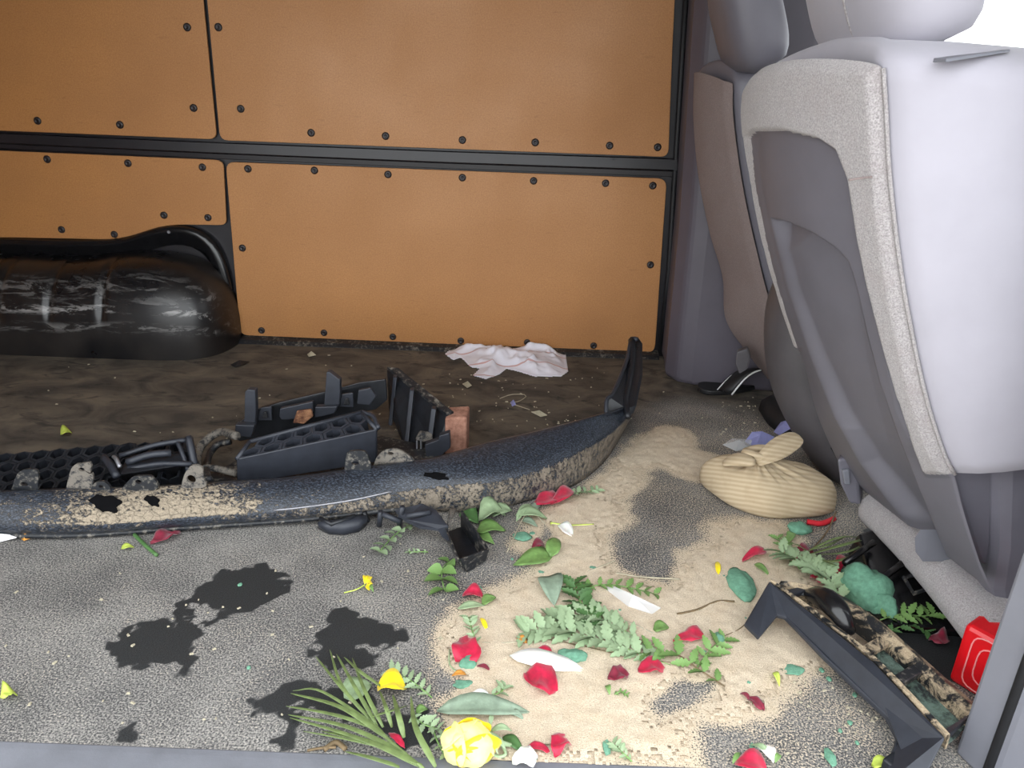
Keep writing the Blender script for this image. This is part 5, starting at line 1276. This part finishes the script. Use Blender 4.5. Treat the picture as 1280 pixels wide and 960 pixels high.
CRUMB = ['foam crumb touching the tip of the upright leaf of the crossed pair', 'foam crumb at the stalk of the pale heart-shaped leaf', 'foam crumb left of the pale heart-shaped leaf', 'foam crumb right of the pale heart-shaped leaf', 'foam crumb between heart-shaped leaf and the straw stalk above the clear film', 'foam crumb just above the cupped red petal on the bare mat', 'foam crumb beside the twig of the long-stalked fern, nearest the panel', 'foam crumb on bare mat between flat chip and the black panel, upper of two', 'foam crumb on bare mat between flat chip and the black panel, lower of two', 'foam crumb directly above the torn dark red petal', 'foam crumb between slim yellow petal and the ragged green lump', 'foam crumb against the left foot of the black panel', 'foam crumb beside the flat teal chip in the twig tangle', 'foam crumb on the upper black wet stain', 'foam crumb alone on the grey mat near the sill, below the wet stains', 'foam crumb between the small green leaf and a red petal', 'foam bead on the bent green twig', 'foam crumb on the long dry white stalk', 'foam crumb beside the pale chip under the orange petal', 'foam crumb under the lower edge of the black panel, uppermost of the row', 'foam crumb under the black panel, second down the row', 'foam crumb under the black panel, third down the row', 'foam crumb under the black panel, lowest of the row', 'foam crumb among leaflets of the long-stalked fern', 'foam crumb at the left end of the clear film', 'foam crumb between dark fern piece and heart-shaped leaf', 'foam crumb at the sill against the right foot of the black panel', 'tiny foam crumb on the lower of the crossed leaves', 'foam crumb at the right side of the dark fern piece, lower one', 'foam crumb at the right side of the dark fern piece, upper one']
for i, (x, y, w) in enumerate([(697, 706, 9), (699, 722, 12), (677, 717, 9), (712, 727, 8), (740, 711, 10), (598, 737, 9), (930, 790, 6), (1027, 839, 7), (1036, 850, 7), (935, 855, 8), (905, 722, 6), (932, 775, 6), (665, 668, 8), (300, 732, 6), (311, 836, 5), (863, 800, 6), (874, 765, 7), (792, 782, 7), (608, 860, 5), (1068, 870, 6), (1062, 905, 6), (1050, 915, 5), (1071, 930, 5), (880, 816, 6), (775, 765, 6), (725, 735, 7), (1111, 950, 6), (640, 700, 4), (745, 755, 7), (735, 748, 6)]):
    foam(CRUMB[i], (x, y), w, w*0.7, 0.006, 'foam crumbs on the floor', seed=20+i, name='foam_crumb')
# pale chips of dried dirt and paper on the mat
def chips():
    b = MB(); r = random.Random(5)
    spots = [(r.uniform(560, 760), r.uniform(465, 530)) for _ in range(60)]+[(r.uniform(60, 1000), r.uniform(440, 560)) for _ in range(60)]+[(r.uniform(0, 560), r.uniform(680, 920)) for _ in range(50)]+[(r.uniform(900, 950), r.uniform(500, 560)) for _ in range(40)]+[(r.uniform(980, 1110), r.uniform(850, 950)) for _ in range(25)]
    for x, y in spots:
        p = G(x, y); s = r.uniform(0.0007, 0.0022); a = r.random()*6
        e = np.array([math.cos(a)*s*r.uniform(1, 2.6), math.sin(a)*s*1.6, 0]); q = np.array([-math.sin(a)*s, math.cos(a)*s, 0])
        b.hexa([p-e-q+(0, 0, .0005), p+e-q+(0, 0, .0005), p+e+q+(0, 0, .0005), p-e+q+(0, 0, .0005)], [p-e*.6-q*.4+(0, 0, .0025), p+e*.7-q*.6+(0, 0, .003), p+e*.5+q*.8+(0, 0, .002), p-e+q*.5+(0, 0, .0025)])
    tag(b.build('debris', M['dry_stem']), 'pale chips of dry dirt scattered over the grey load floor', 'debris', kind='stuff')
chips()
for lb, px, w in (('pale torn paper shred on the dark mat below the white rag', [(578, 480), (586, 478), (590, 482), (584, 485)], 1), ('purple flower scrap by the straw curl below the white rag', [(638, 503), (643, 501), (645, 506), (640, 508)], 2), ('pale shred on the mat in front of the panelled wall', [(384, 443), (392, 441), (395, 444), (386, 446)], 3), ('long pale shred on the dark mat left of the bumper end', [(664, 515), (672, 517), (684, 519), (676, 521)], 4), ('black twisted scrap of rubber on the mat beside the wheel arch', [(288, 456), (300, 451), (312, 452), (302, 457), (294, 459)], 5)):
    sheet('shred', lb, 'scrap', px, [.004]*len(px), M['paper_blue'] if w == 2 else M['rubber'] if w == 5 else M['dry_stem'])
